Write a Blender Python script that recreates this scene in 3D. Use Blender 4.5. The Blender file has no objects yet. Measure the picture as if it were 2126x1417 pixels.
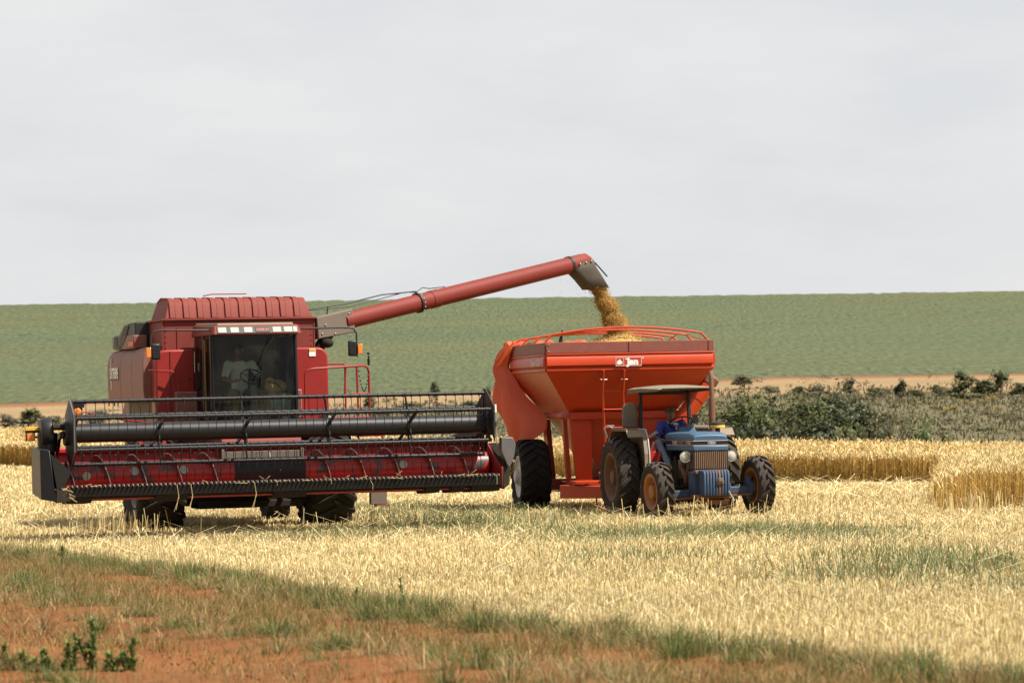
import bpy, bmesh, math, random
import numpy as np
from mathutils import Vector, Matrix
R = math.radians
scene = bpy.context.scene
col = scene.collection
rng = np.random.default_rng(7)
random.seed(7)

# ------------------------------------------------------------------ camera, sky, sun, exposure
CZ = 2.0                                   # camera height above the field datum
FPX, IW, IH, YHOR = 7000.0, 2126.0, 1417.0, 860.0
cam_d = bpy.data.cameras.new('camera'); cam = bpy.data.objects.new('camera', cam_d); col.objects.link(cam)
cam.location = (0, 0, CZ)
cam.rotation_euler = (R(90) + math.atan((YHOR - IH / 2) / FPX), 0, 0)
cam_d.sensor_width = 36.0; cam_d.lens = 36.0 * FPX / IW
cam_d.clip_start = 0.5; cam_d.clip_end = 6000
cam_d.dof.use_dof = True; cam_d.dof.focus_distance = 61.0; cam_d.dof.aperture_fstop = 4.0
scene.camera = cam

SUN_EL, SUN_AZ = R(56), math.atan2(0.90, -0.43)      # azimuth measured from +Y towards +X
sun_dir = Vector((math.sin(SUN_AZ) * math.cos(SUN_EL), math.cos(SUN_AZ) * math.cos(SUN_EL), math.sin(SUN_EL)))
world = bpy.data.worlds.new('World'); scene.world = world; world.use_nodes = True
wn, wl = world.node_tree.nodes, world.node_tree.links
wn.clear()
w_out = wn.new('ShaderNodeOutputWorld'); w_bg = wn.new('ShaderNodeBackground')
w_sky = wn.new('ShaderNodeTexSky'); w_sky.sky_type = 'NISHITA'; w_sky.sun_disc = False
w_sky.sun_elevation = SUN_EL; w_sky.sun_rotation = SUN_AZ; w_sky.dust_density = 4.0
w_tc = wn.new('ShaderNodeTexCoord'); w_map = wn.new('ShaderNodeMapping')
w_map.inputs['Scale'].default_value = (4.2, 4.2, 15.0)
w_n1 = wn.new('ShaderNodeTexNoise'); w_n1.inputs['Scale'].default_value = 2.6; w_n1.inputs['Detail'].default_value = 6; w_n1.inputs['Roughness'].default_value = 0.55
w_r1 = wn.new('ShaderNodeValToRGB')
e = w_r1.color_ramp.elements
e[0].position = 0.36; e[0].color = (5.92, 6.03, 6.20, 1)
e[1].position = 0.68; e[1].color = (6.58, 6.58, 6.60, 1)
m = w_r1.color_ramp.elements.new(0.5); m.color = (6.24, 6.30, 6.40, 1)
w_mix = wn.new('ShaderNodeMixRGB'); w_mix.inputs['Fac'].default_value = 0.93
w_bg.inputs['Strength'].default_value = 0.0562
wl.new(w_tc.outputs['Generated'], w_map.inputs['Vector']); wl.new(w_map.outputs['Vector'], w_n1.inputs['Vector'])
wl.new(w_n1.outputs['Fac'], w_r1.inputs['Fac'])
wl.new(w_sky.outputs['Color'], w_mix.inputs['Color1']); wl.new(w_r1.outputs['Color'], w_mix.inputs['Color2'])
wl.new(w_mix.outputs['Color'], w_bg.inputs['Color']); wl.new(w_bg.outputs['Background'], w_out.inputs['Surface'])

sd = bpy.data.lights.new('sun', 'SUN'); sd.energy = 5.0; sd.angle = R(0.7); sd.color = (1.0, 0.93, 0.82)
sun = bpy.data.objects.new('sun', sd); col.objects.link(sun)
sun.rotation_euler = (-sun_dir).to_track_quat('-Z', 'Y').to_euler(); sun.location = (30, -20, 60)
scene.view_settings.view_transform = 'Standard'; scene.view_settings.look = 'None'
scene.view_settings.exposure = 1.2; scene.view_settings.gamma = 1.0; scene.view_settings.use_curve_mapping = False
scene.cycles.max_bounces = 6; scene.cycles.transparent_max_bounces = 12

# ------------------------------------------------------------------ mesh helpers
def link(o, parent=None):
    col.objects.link(o)
    if parent is not None: o.parent = parent
    return o

def tag(o, label=None, cat=None, group=None, kind=None):
    if label: o['label'] = label
    if cat: o['category'] = cat
    if group: o['group'] = group
    if kind: o['kind'] = kind
    return o

def thing(name, label, cat, loc=(0, 0, 0), rot=(0, 0, 0), group=None):
    o = bpy.data.objects.new(name, None); o.empty_display_size = 0.3
    link(o); o.location = loc; o.rotation_euler = rot
    return tag(o, label, cat, group)

class MB:
    def __init__(s): s.v = []; s.f = []
    def add(s, vs, fs):
        b = len(s.v); s.v += [tuple(map(float, p)) for p in vs]; s.f += [tuple(b + i for i in f) for f in fs]; return s
    def hexa(s, p): return s.add(p, [(0, 3, 2, 1), (4, 5, 6, 7), (0, 1, 5, 4), (1, 2, 6, 5), (2, 3, 7, 6), (3, 0, 4, 7)])
    def box(s, c, d, rot=None):
        hx, hy, hz = d[0] / 2, d[1] / 2, d[2] / 2
        p = [Vector((x * hx, y * hy, z * hz)) for z in (-1, 1) for x, y in ((-1, -1), (1, -1), (1, 1), (-1, 1))]
        if rot is not None:
            m = Matrix.Rotation(rot[2], 3, 'Z') @ Matrix.Rotation(rot[1], 3, 'Y') @ Matrix.Rotation(rot[0], 3, 'X'); p = [m @ q for q in p]
        c = Vector(c); return s.hexa([c + q for q in p])
    def bb(s, x0, x1, y0, y1, z0, z1): return s.box(((x0 + x1) / 2, (y0 + y1) / 2, (z0 + z1) / 2), (x1 - x0, y1 - y0, z1 - z0))
    def prism(s, poly, ax, a, b):
        def mk(p, t): return {'x': (t, p[0], p[1]), 'y': (p[0], t, p[1]), 'z': (p[0], p[1], t)}[ax]
        n = len(poly); vs = [mk(p, a) for p in poly] + [mk(p, b) for p in poly]
        return s.add(vs, [tuple(range(n)), tuple(range(2 * n - 1, n - 1, -1))] + [(i, (i + 1) % n, n + (i + 1) % n, n + i) for i in range(n)])
    def loft(s, rings, caps=True):
        n = len(rings[0]); vs = [p for r in rings for p in r]; fs = []
        for k in range(len(rings) - 1):
            for i in range(n):
                j = (i + 1) % n; fs.append((k * n + i, k * n + j, (k + 1) * n + j, (k + 1) * n + i))
        if caps: fs += [tuple(range(n - 1, -1, -1)), tuple(range((len(rings) - 1) * n, len(rings) * n))]
        return s.add(vs, fs)
    def tube(s, path, r, n=8, caps=True, flat=None):
        P = [Vector(p) for p in path]; rr = r if isinstance(r, (list, tuple)) else [r] * len(P); rings = []
        up = None
        for i, p in enumerate(P):
            t = (P[min(i + 1, len(P) - 1)] - P[max(i - 1, 0)]).normalized()
            if up is None:
                up = Vector((0, 0, 1)) if abs(t.z) < 0.9 else Vector((0, 1, 0))
            a = t.cross(up).normalized(); up = a.cross(t).normalized()
            rings.append([p + (a * math.cos(k * 2 * math.pi / n) + up * math.sin(k * 2 * math.pi / n) * (flat or 1)) * rr[i] for k in range(n)])
        return s.loft(rings, caps)
    def lathe(s, prof, ax='x', n=32, c=(0, 0, 0), closed=False):
        rings = []
        for k in range(n):
            t = 2 * math.pi * k / n; ct, st = math.cos(t), math.sin(t); ring = []
            for a, r in prof:
                q = {'x': (a, r * ct, r * st), 'y': (r * ct, a, r * st), 'z': (r * ct, r * st, a)}[ax]
                ring.append((q[0] + c[0], q[1] + c[1], q[2] + c[2]))
            rings.append(ring)
        m = len(prof); vs = [p for r in rings for p in r]; fs = []
        for k in range(n):
            k2 = (k + 1) % n
            for i in range(m if closed else m - 1):
                j = (i + 1) % m; fs.append((k * m + i, k2 * m + i, k2 * m + j, k * m + j))
        return s.add(vs, fs)
    def sphere(s, c, r, nu=12, nv=8):
        r = r if isinstance(r, (list, tuple)) else (r, r, r)
        vs = [(c[0], c[1], c[2] - r[2])]; fs = []
        for i in range(1, nv):
            ph = -math.pi / 2 + math.pi * i / nv
            for k in range(nu):
                t = 2 * math.pi * k / nu; vs.append((c[0] + r[0] * math.cos(ph) * math.cos(t), c[1] + r[1] * math.cos(ph) * math.sin(t), c[2] + r[2] * math.sin(ph)))
        vs.append((c[0], c[1], c[2] + r[2])); L = len(vs) - 1
        for k in range(nu):
            k2 = (k + 1) % nu; fs.append((0, 1 + k2, 1 + k)); fs.append((L, L - nu + k, L - nu + k2))
            for i in range(nv - 2): a = 1 + i * nu; fs.append((a + k, a + k2, a + nu + k2, a + nu + k))
        return s.add(vs, fs)
    def mesh(s, name, smooth=38):
        me = bpy.data.meshes.new(name); me.from_pydata(s.v, [], s.f)
        bm = bmesh.new(); bm.from_mesh(me); bmesh.ops.recalc_face_normals(bm, faces=bm.faces); bm.to_mesh(me); bm.free()
        if smooth:
            me.polygons.foreach_set('use_smooth', [True] * len(me.polygons)); me.set_sharp_from_angle(angle=R(smooth))
        return me
    def build(s, name, mat, parent=None, bevel=0, smooth=38, loc=None, rot=None, seg=2):
        o = bpy.data.objects.new(name, s.mesh(name, smooth)); link(o, parent); o.data.materials.append(mat)
        if loc is not None: o.location = loc
        if rot is not None: o.rotation_euler = rot
        if bevel:
            b = o.modifiers.new('bevel', 'BEVEL'); b.width = bevel; b.segments = seg; b.limit_method = 'ANGLE'; b.angle_limit = R(35)
        return o

def copy_to(o, parent, loc=None, rot=None):
    c = o.copy(); col.objects.link(c); c.parent = parent
    if loc is not None: c.location = loc
    if rot is not None: c.rotation_euler = rot
    return c

def text_obj(name, body, size, mat, parent, loc, rot, align='CENTER', ext=0.001, sx=1.0, shear=0.0, bold=0.0):
    cu = bpy.data.curves.new(name, 'FONT'); cu.body = body; cu.size = size; cu.align_x = align; cu.align_y = 'CENTER'; cu.extrude = ext; cu.shear = shear; cu.offset = bold
    t = bpy.data.objects.new(name, cu); col.objects.link(t)
    dg = bpy.context.evaluated_depsgraph_get(); me = bpy.data.meshes.new_from_object(t.evaluated_get(dg))
    col.objects.unlink(t); bpy.data.objects.remove(t)
    o = bpy.data.objects.new(name, me); link(o, parent); me.materials.clear(); me.materials.append(mat)
    o.location = loc; o.rotation_euler = rot; o.scale = (sx, 1, 1)
    return o

def np_mesh(name, V, F, mat, colr=None, parent=None, smooth=False):
    """V (n,3), F (m,k) with constant k"""
    me = bpy.data.meshes.new(name); n, (m_, k) = len(V), F.shape
    me.vertices.add(n); me.vertices.foreach_set('co', np.ascontiguousarray(V, dtype=np.float32).ravel())
    me.loops.add(m_ * k); me.loops.foreach_set('vertex_index', np.ascontiguousarray(F, dtype=np.int32).ravel())
    me.polygons.add(m_); me.polygons.foreach_set('loop_start', np.arange(0, m_ * k, k, dtype=np.int32))
    if smooth: me.polygons.foreach_set('use_smooth', np.ones(m_, dtype=bool))
    me.update(calc_edges=True); me.validate()
    if colr is not None:
        a = me.color_attributes.new('Col', 'FLOAT_COLOR', 'POINT'); c4 = np.ones((n, 4), dtype=np.float32); c4[:, :3] = np.asarray(colr) * 0.74
        a.data.foreach_set('color', c4.ravel())
    me.materials.append(mat)
    o = bpy.data.objects.new(name, me); link(o, parent); return o

# ------------------------------------------------------------------ materials
def newmat(name):
    m = bpy.data.materials.new(name); m.use_nodes = True; nt = m.node_tree
    return m, nt.nodes, nt.links, nt.nodes['Principled BSDF']

ALB = 0.74          # one calibration for all surface colours, set together with the exposure
def paint(name, c, rough=0.45, metal=0.0, dust=0.25, dustcol=(0.30, 0.21, 0.13), var=0.16, scale=2.5, spec=0.45, bump=0.0, chips=None, chip_amt=0.62):
    c = [v * ALB for v in c]; dustcol = [v * ALB for v in dustcol]; chips = [v * ALB for v in chips] if chips else None
    m, n, l, p = newmat(name)
    tc = n.new('ShaderNodeTexCoord')
    n1 = n.new('ShaderNodeTexNoise'); n1.inputs['Scale'].default_value = scale; n1.inputs['Detail'].default_value = 8; n1.inputs['Roughness'].default_value = 0.62
    n2 = n.new('ShaderNodeTexNoise'); n2.inputs['Scale'].default_value = scale * 3.1; n2.inputs['Detail'].default_value = 9; n2.inputs['Roughness'].default_value = 0.7
    l.new(tc.outputs['Object'], n1.inputs['Vector']); l.new(tc.outputs['Object'], n2.inputs['Vector'])
    a = n.new('ShaderNodeMixRGB'); a.inputs['Color1'].default_value = (*[v * (1 - var) for v in c], 1); a.inputs['Color2'].default_value = (*[min(1, v * (1 + var)) for v in c], 1)
    l.new(n1.outputs['Fac'], a.inputs['Fac']); out = a.outputs['Color']
    if chips:
        mp = n.new('ShaderNodeMapRange'); mp.inputs['From Min'].default_value = chip_amt; mp.inputs['From Max'].default_value = chip_amt + 0.05
        l.new(n2.outputs['Fac'], mp.inputs['Value'])
        cm = n.new('ShaderNodeMixRGB'); l.new(mp.outputs['Result'], cm.inputs['Fac']); l.new(out, cm.inputs['Color1']); cm.inputs['Color2'].default_value = (*chips, 1); out = cm.outputs['Color']
    if dust > 0:
        ge = n.new('ShaderNodeNewGeometry'); sx = n.new('ShaderNodeSeparateXYZ'); l.new(ge.outputs['Normal'], sx.inputs['Vector'])
        up = n.new('ShaderNodeMapRange'); up.inputs['From Min'].default_value = 0.2; up.inputs['From Max'].default_value = 1.0; up.inputs['To Min'].default_value = 0.55; up.inputs['To Max'].default_value = 1.5
        l.new(sx.outputs['Z'], up.inputs['Value'])
        dn = n.new('ShaderNodeMapRange'); dn.inputs['From Min'].default_value = 0.3; dn.inputs['From Max'].default_value = 0.75; dn.inputs['To Max'].default_value = dust * 1.6
        l.new(n2.outputs['Fac'], dn.inputs['Value'])
        mu = n.new('ShaderNodeMath'); mu.operation = 'MULTIPLY'; mu.use_clamp = True; l.new(dn.outputs['Result'], mu.inputs[0]); l.new(up.outputs['Result'], mu.inputs[1])
        dm = n.new('ShaderNodeMixRGB'); l.new(mu.outputs['Value'], dm.inputs['Fac']); l.new(out, dm.inputs['Color1']); dm.inputs['Color2'].default_value = (*dustcol, 1); out = dm.outputs['Color']
        rr = n.new('ShaderNodeMapRange'); rr.inputs['To Min'].default_value = rough; rr.inputs['To Max'].default_value = min(1, rough + 0.45); l.new(mu.outputs['Value'], rr.inputs['Value']); l.new(rr.outputs['Result'], p.inputs['Roughness'])
    else: p.inputs['Roughness'].default_value = rough
    l.new(out, p.inputs['Base Color']); p.inputs['Metallic'].default_value = metal; p.inputs['Specular IOR Level'].default_value = spec
    if bump:
        b = n.new('ShaderNodeBump'); b.inputs['Strength'].default_value = bump; b.inputs['Distance'].default_value = 0.02; l.new(n2.outputs['Fac'], b.inputs['Height']); l.new(b.outputs['Normal'], p.inputs['Normal'])
    return m

def vcol(name, rough=0.8, transl=0.0, nscale=0, namt=0.25, bump=0.0, spec=0.2, bscale=None):
    m, n, l, p = newmat(name)
    at = n.new('ShaderNodeAttribute'); at.attribute_name = 'Col'; out = at.outputs['Color']
    if nscale:
        tc = n.new('ShaderNodeTexCoord'); nz = n.new('ShaderNodeTexNoise'); nz.inputs['Scale'].default_value = nscale; nz.inputs['Detail'].default_value = 8; nz.inputs['Roughness'].default_value = 0.7
        l.new(tc.outputs['Object'], nz.inputs['Vector'])
        mr = n.new('ShaderNodeMapRange'); mr.inputs['From Min'].default_value = 0.25; mr.inputs['From Max'].default_value = 0.75; mr.inputs['To Min'].default_value = 1 - namt; mr.inputs['To Max'].default_value = 1 + namt; l.new(nz.outputs['Fac'], mr.inputs['Value'])
        vm = n.new('ShaderNodeVectorMath'); vm.operation = 'SCALE'; l.new(out, vm.inputs[0]); l.new(mr.outputs['Result'], vm.inputs['Scale']); out = vm.outputs['Vector']
        if bump:
            b = n.new('ShaderNodeBump'); b.inputs['Strength'].default_value = bump; b.inputs['Distance'].default_value = 0.05; src = nz
            if bscale:
                src = n.new('ShaderNodeTexNoise'); src.inputs['Scale'].default_value = bscale; src.inputs['Detail'].default_value = 6; l.new(tc.outputs['Object'], src.inputs['Vector'])
            l.new(src.outputs['Fac'], b.inputs['Height']); l.new(b.outputs['Normal'], p.inputs['Normal'])
    l.new(out, p.inputs['Base Color']); p.inputs['Roughness'].default_value = rough; p.inputs['Specular IOR Level'].default_value = spec
    if transl:
        tr = n.new('ShaderNodeBsdfTranslucent'); l.new(out, tr.inputs['Color']); mx = n.new('ShaderNodeMixShader'); mx.inputs['Fac'].default_value = transl
        l.new(p.outputs['BSDF'], mx.inputs[1]); l.new(tr.outputs['BSDF'], mx.inputs[2]); l.new(mx.outputs['Shader'], n['Material Output'].inputs['Surface'])
    return m

def glassmat(name, tint=(0.72, 0.8, 0.74), refl=1.0):
    m, n, l, p = newmat(name); n.remove(p)
    tr = n.new('ShaderNodeBsdfTransparent'); tr.inputs['Color'].default_value = (*tint, 1)
    gl = n.new('ShaderNodeBsdfGlossy'); gl.inputs['Roughness'].default_value = 0.03; gl.inputs['Color'].default_value = (.45, .45, .45, 1)
    fr = n.new('ShaderNodeFresnel'); fr.inputs['IOR'].default_value = 1.45
    df = n.new('ShaderNodeBsdfDiffuse'); df.inputs['Color'].default_value = (0.34, 0.28, 0.2, 1)
    nz = n.new('ShaderNodeTexNoise'); nz.inputs['Scale'].default_value = 3.0; nz.inputs['Detail'].default_value = 8
    mr = n.new('ShaderNodeMapRange'); mr.inputs['From Min'].default_value = 0.4; mr.inputs['From Max'].default_value = 0.8; mr.inputs['To Max'].default_value = 0.05; l.new(nz.outputs['Fac'], mr.inputs['Value'])
    a = n.new('ShaderNodeMixShader'); l.new(fr.outputs['Fac'], a.inputs['Fac']); l.new(tr.outputs['BSDF'], a.inputs[1]); l.new(gl.outputs['BSDF'], a.inputs[2])
    b = n.new('ShaderNodeMixShader'); l.new(mr.outputs['Result'], b.inputs['Fac']); l.new(a.outputs['Shader'], b.inputs[1]); l.new(df.outputs['BSDF'], b.inputs[2])
    l.new(b.outputs['Shader'], n['Material Output'].inputs['Surface']); return m

DUST = (0.34, 0.25, 0.16)
M = {}
M['crimson'] = paint('combine red paint', (0.265, 0.020, 0.018), 0.42, dust=0.06, dustcol=(0.26, 0.13, 0.08), spec=.22)
M['crimson_dusty'] = paint('dusty combine red paint', (0.19, 0.045, 0.036), 0.5, dust=0.55, dustcol=(0.27, 0.17, 0.12))
M['faded'] = paint('sun faded red paint', (0.185, 0.030, 0.022), 0.62, dust=0.12, dustcol=(0.24, 0.12, 0.085), spec=.2)
M['header_red'] = paint('header red paint', (0.42, 0.020, 0.014), 0.4, dust=0.06, chips=(0.10, 0.045, 0.035), chip_amt=0.68)
M['auger_red'] = paint('worn auger paint', (0.42, 0.020, 0.014), 0.36, dust=0.05, scale=1.1, chips=(0.060, 0.062, 0.072), chip_amt=0.53, var=0.25)
M['black'] = paint('dusty black paint', (0.007, 0.0075, 0.0105), 0.42, dust=0.07, dustcol=(0.06, 0.05, 0.04), spec=.3)
M['charcoal'] = paint('charcoal sheet metal', (0.018, 0.018, 0.020), 0.5, dust=0.16, dustcol=(0.09, 0.075, 0.06), spec=.3)
M['slate'] = paint('grey sheet metal', (0.085, 0.088, 0.098), 0.42, dust=0.2)
M['steel'] = paint('worn steel', (0.42, 0.40, 0.36), 0.4, metal=0.7, dust=0.2)
M['underbody'] = paint('grimy underbody', (0.014, 0.011, 0.009), 0.8, dust=0.2, dustcol=(0.06, 0.042, 0.03), spec=.2)
M['dusty_plate'] = paint('dust coated plate', (0.125, 0.10, 0.078), 0.75, dust=0.35, dustcol=(0.18, 0.135, 0.09))
M['rubber'] = paint('tyre rubber', (0.010, 0.0095, 0.0095), 0.8, dust=0.25, dustcol=(0.055, 0.042, 0.032), spec=.2, scale=6, bump=0.2)
M['rubber_dusty'] = paint('dusty tyre rubber', (0.024, 0.021, 0.019), 0.85, dust=0.5, dustcol=(0.105, 0.08, 0.06), spec=.2, scale=6, bump=0.2)
M['boot'] = paint('dusty rubber spout boot', (0.055, 0.049, 0.040), 0.75, dust=0.35, dustcol=(0.13, 0.105, 0.075), spec=.2)
M['orange'] = paint('grain cart orange red paint', (0.46, 0.042, 0.007), 0.38, dust=0.09, dustcol=(0.30, 0.11, 0.045), var=0.18, spec=0.28)
M['tube_red'] = paint('faded auger tube paint', (0.165, 0.020, 0.014), 0.6, dust=0.06, dustcol=(0.22, 0.11, 0.07), spec=.22)
M['orange_low'] = paint('grain cart paint lower', (0.40, 0.030, 0.007), 0.4, dust=0.12, dustcol=(0.36, 0.2, 0.1))
M['board'] = paint('maroon extension board', (0.20, 0.042, 0.030), 0.6, dust=0.2, var=0.25, scale=5)
def tarp_mat():
    m, n, l, p = newmat('orange tarpaulin')
    nz = n.new('ShaderNodeTexNoise'); nz.inputs['Scale'].default_value = 4.0; nz.inputs['Detail'].default_value = 6
    r_ = n.new('ShaderNodeValToRGB'); r_.color_ramp.elements[0].color = (0.46, 0.055, 0.010, 1); r_.color_ramp.elements[1].color = (0.58, 0.10, 0.025, 1); l.new(nz.outputs['Fac'], r_.inputs['Fac'])
    l.new(r_.outputs['Color'], p.inputs['Base Color']); p.inputs['Roughness'].default_value = 0.6
    tr = n.new('ShaderNodeBsdfTranslucent'); l.new(r_.outputs['Color'], tr.inputs['Color']); mx = n.new('ShaderNodeMixShader'); mx.inputs['Fac'].default_value = 0.3
    b = n.new('ShaderNodeBump'); b.inputs['Strength'].default_value = 0.25; b.inputs['Distance'].default_value = 0.04; l.new(nz.outputs['Fac'], b.inputs['Height']); l.new(b.outputs['Normal'], p.inputs['Normal'])
    l.new(p.outputs['BSDF'], mx.inputs[1]); l.new(tr.outputs['BSDF'], mx.inputs[2]); l.new(mx.outputs['Shader'], n['Material Output'].inputs['Surface']); return m
M['tarp'] = tarp_mat()
M['blue'] = paint('tractor blue paint', (0.034, 0.092, 0.172), 0.42, dust=0.18, dustcol=(0.13, 0.12, 0.11), spec=.3)
M['blue_worn'] = paint('worn blue paint', (0.022, 0.062, 0.135), 0.55, dust=0.4, dustcol=(0.11, 0.08, 0.06), spec=.3, chips=(0.10, 0.055, 0.035), chip_amt=0.58)
M['rust'] = paint('rusty brown metal', (0.15, 0.062, 0.030), 0.7, dust=0.3, dustcol=(0.2, 0.12, 0.07), var=0.35, scale=6)
M['rim_orange'] = paint('orange rim paint', (0.36, 0.125, 0.018), 0.5, dust=0.4, dustcol=(0.25, 0.13, 0.06))
M['rim_white'] = paint('off white rim paint', (0.62, 0.60, 0.57), 0.5, dust=0.3, dustcol=(0.4, 0.32, 0.24))
M['canopy'] = paint('dusty fibreglass', (0.165, 0.145, 0.11), 0.75, dust=0.35, dustcol=(0.26, 0.20, 0.13), spec=.2)
M['grille'] = paint('dusty brown grille', (0.16, 0.085, 0.04), 0.65, dust=0.3)
M['fender'] = paint('dusty fender', (0.17, 0.135, 0.095), 0.65, dust=0.4)
M['white'] = paint('white lettering', (0.78, 0.78, 0.76), 0.5, dust=0.0, var=0.04)
M['pale'] = paint('weathered pale lettering', (0.52, 0.48, 0.45), 0.6, dust=0.15, var=0.1)
M['redtext'] = paint('faded red lettering', (0.5, 0.10, 0.06), 0.6, dust=0.1)
M['amber'] = paint('amber lens', (0.72, 0.20, 0.015), 0.15, dust=0.0, spec=0.6)
M['yellow'] = paint('yellow paint', (0.72, 0.42, 0.03), 0.4, dust=0.15)
M['reflector'] = paint('red reflector', (0.62, 0.012, 0.006), 0.2, dust=0)
M['lamp'] = paint('lamp lens', (0.42, 0.42, 0.38), 0.08, dust=0.05, spec=1.0)
M['chrome'] = paint('chrome', (0.75, 0.75, 0.73), 0.12, metal=1.0, dust=0.05)
M['glass'] = glassmat('cab glass', (0.66, 0.74, 0.66)); M['mirror'] = paint('mirror glass', (0.3, 0.32, 0.34), 0.1, metal=0.9, dust=0.1)
M['interior'] = paint('cab interior trim', (0.060, 0.062, 0.048), 0.8, dust=0.1)
M['seat'] = paint('seat fabric', (0.10, 0.085, 0.05), 0.9, dust=0.1)
M['jug'] = paint('pale green jug', (0.20, 0.32, 0.27), 0.5, dust=0.1)
M['bag'] = paint('tan cloth bag', (0.36, 0.23, 0.07), 0.9, dust=0.1, bump=0.4)
M['skin'] = paint('skin', (0.22, 0.105, 0.062), 0.55, dust=0, var=0.08)
M['shirt_white'] = paint('white shirt', (0.68, 0.72, 0.72), 0.9, dust=0, var=0.05)
M['shirt_blue'] = paint('royal blue shirt', (0.042, 0.052, 0.28), 0.9, dust=0, var=0.15)
M['collar'] = paint('pale blue collar', (0.3, 0.5, 0.56), 0.9, dust=0)
M['jeans'] = paint('faded denim', (0.17, 0.22, 0.33), 0.9, dust=0.1, var=0.35, scale=8)
M['khaki'] = paint('khaki trousers', (0.20, 0.14, 0.04), 0.9, dust=0)
M['cap'] = paint('brown cap', (0.085, 0.05, 0.022), 0.9, dust=0.1, var=0.4, scale=14)
M['capdark'] = paint('dark cap', (0.03, 0.028, 0.02), 0.9, dust=0)
M['hair'] = paint('dark hair', (0.012, 0.010, 0.008), 0.6, dust=0)
M['straw'] = paint('straw', (0.52, 0.40, 0.19), 0.8, dust=0, var=0.2)
# ------------------------------------------------------------------ terrain
def sm(t): t = np.clip(t, 0, 1); return t * t * (3 - 2 * t)
def field_edge(x): return np.clip(174 - 1.34 * x, 118, 250)            # far edge of the wheat, where the land falls away
def road_edge(y): return np.interp(y, [-40, 10, 24.3, 31, 41.9, 51.7, 80, 120], [18.6, 7.8, 2.8, -0.3, -4.1, -8.2, -20.4, -38.4])
def hill_base(x, y):
    px = np.clip(IW / 2 + FPX * x / np.maximum(y, 60), -1500, 3600); return np.interp(px, [-1500, 0, 1000, 1600, 2126, 3600], [858, 839, 813, 784, 776, 772])
def hill_top(x, y):
    px = np.clip(IW / 2 + FPX * x / np.maximum(y, 60), -1500, 3600); return 634 - 29 * px / 2126
def vnoise(x, y, seed=0):
    s = np.zeros_like(x, dtype=float); r = np.random.default_rng(seed)
    for k in range(6):
        a, b, c = r.uniform(0.4, 2.2), r.uniform(0, 6.28), r.uniform(0, 6.28); s += np.sin(x * a * math.cos(b) + y * a * math.sin(b) + c)
    return s / 6
def elev(x, y):
    x = np.asarray(x, float); y = np.asarray(y, float)
    w = 1 - sm((y - 70) / 30)
    f = 0.05 * w + 0.024 * np.clip(x, -10, 10) * w + 0.03 * vnoise(x * 0.12, y * 0.12, 3)
    f = f + 0.28 * sm((-x - 12) / 20) * sm((y - 110) / 60)
    yc = field_edge(x); lo = -4.2
    zb = CZ + (YHOR - hill_base(x, y)) / FPX * 400
    d = sm((y - yc) / 45)
    z = f * (1 - d) + lo * d
    s = np.clip((y - yc - 40) / (400 - yc - 40), 0, 1); z = np.where(y > yc + 40, lo + (zb - lo) * s + 0.5 * vnoise(x * .06, y * .06, 5) * sm((y - yc - 40) / 30) * (1 - sm((y - 360) / 40)), z)
    t = np.clip((y - 400) / 560, 0, 1)
    eb, et = (YHOR - hill_base(x, y)) / FPX, (YHOR - hill_top(x, y)) / FPX
    hz = CZ + y * (eb + (et - eb) * t ** 0.85)
    over = np.maximum(y - 960, 0); hz = np.where(y > 960, CZ + 960 * et - 0.00012 * over ** 2 - 0.01 * over, hz)
    return np.where(y > 400, hz, z)

def pix_ground(px, py):
    """where the line of sight through a photo pixel meets the ground"""
    p = math.atan((YHOR - IH / 2) / FPX); fw = np.array([0, math.cos(p), math.sin(p)]); up = np.array([0, -math.sin(p), math.cos(p)])
    d = fw + np.array([1., 0, 0]) * (px - IW / 2) / FPX - up * (py - IH / 2) / FPX; d /= d[1]
    ys = np.linspace(15, 900, 9000); g = CZ + d[2] * ys - elev(d[0] * ys, ys); i = int(np.argmax(g < 0)); y = ys[i]
    return d[0] * y, y, float(elev(d[0] * y, y))

def grid(ys, half, nx):
    u = np.linspace(-1, 1, nx); Y = np.repeat(ys[:, None], nx, 1); X = u[None, :] * half(ys)[:, None]
    V = np.stack([X, Y, elev(X, Y)], -1).reshape(-1, 3); i = np.arange(len(ys) - 1)[:, None] * nx + np.arange(nx - 1)[None, :]
    return V, np.stack([i, i + 1, i + nx + 1, i + nx], -1).reshape(-1, 4)
half = lambda y: 70 + 0.42 * np.maximum(y, 0)

ys = np.concatenate([np.linspace(-80, 10, 12)[:-1], np.linspace(10, 80, 90)[:-1], np.linspace(80, 260, 120)[:-1], np.linspace(260, 402, 50)])
V, F = grid(ys, half, 181)
x, y = V[:, 0], V[:, 1]; yc = field_edge(x)
c = np.tile(np.array([0.42, 0.30, 0.125]), (len(V), 1))
scrub = sm((y - yc + 2) / 6)[:, None]; c = c * (1 - scrub) + scrub * np.array([0.115, 0.102, 0.050])
tan = sm((y - 352) / 10)[:, None] * (1 - sm((y - 396) / 3))[:, None]; c = c * (1 - tan) + tan * np.array([0.25, 0.17, 0.085])
red = sm((y - 394) / 3)[:, None]; c = c * (1 - red) + red * np.array([0.20, 0.085, 0.035])
c = c * (1 + 0.14 * vnoise(x * 0.25, y * 0.25, 9))[:, None]
ground = np_mesh('ground', V, F, vcol('field soil and chaff', 0.95, nscale=3.0, namt=0.35, bump=0.5, bscale=14), c, smooth=True); tag(ground, kind='structure')

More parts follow.
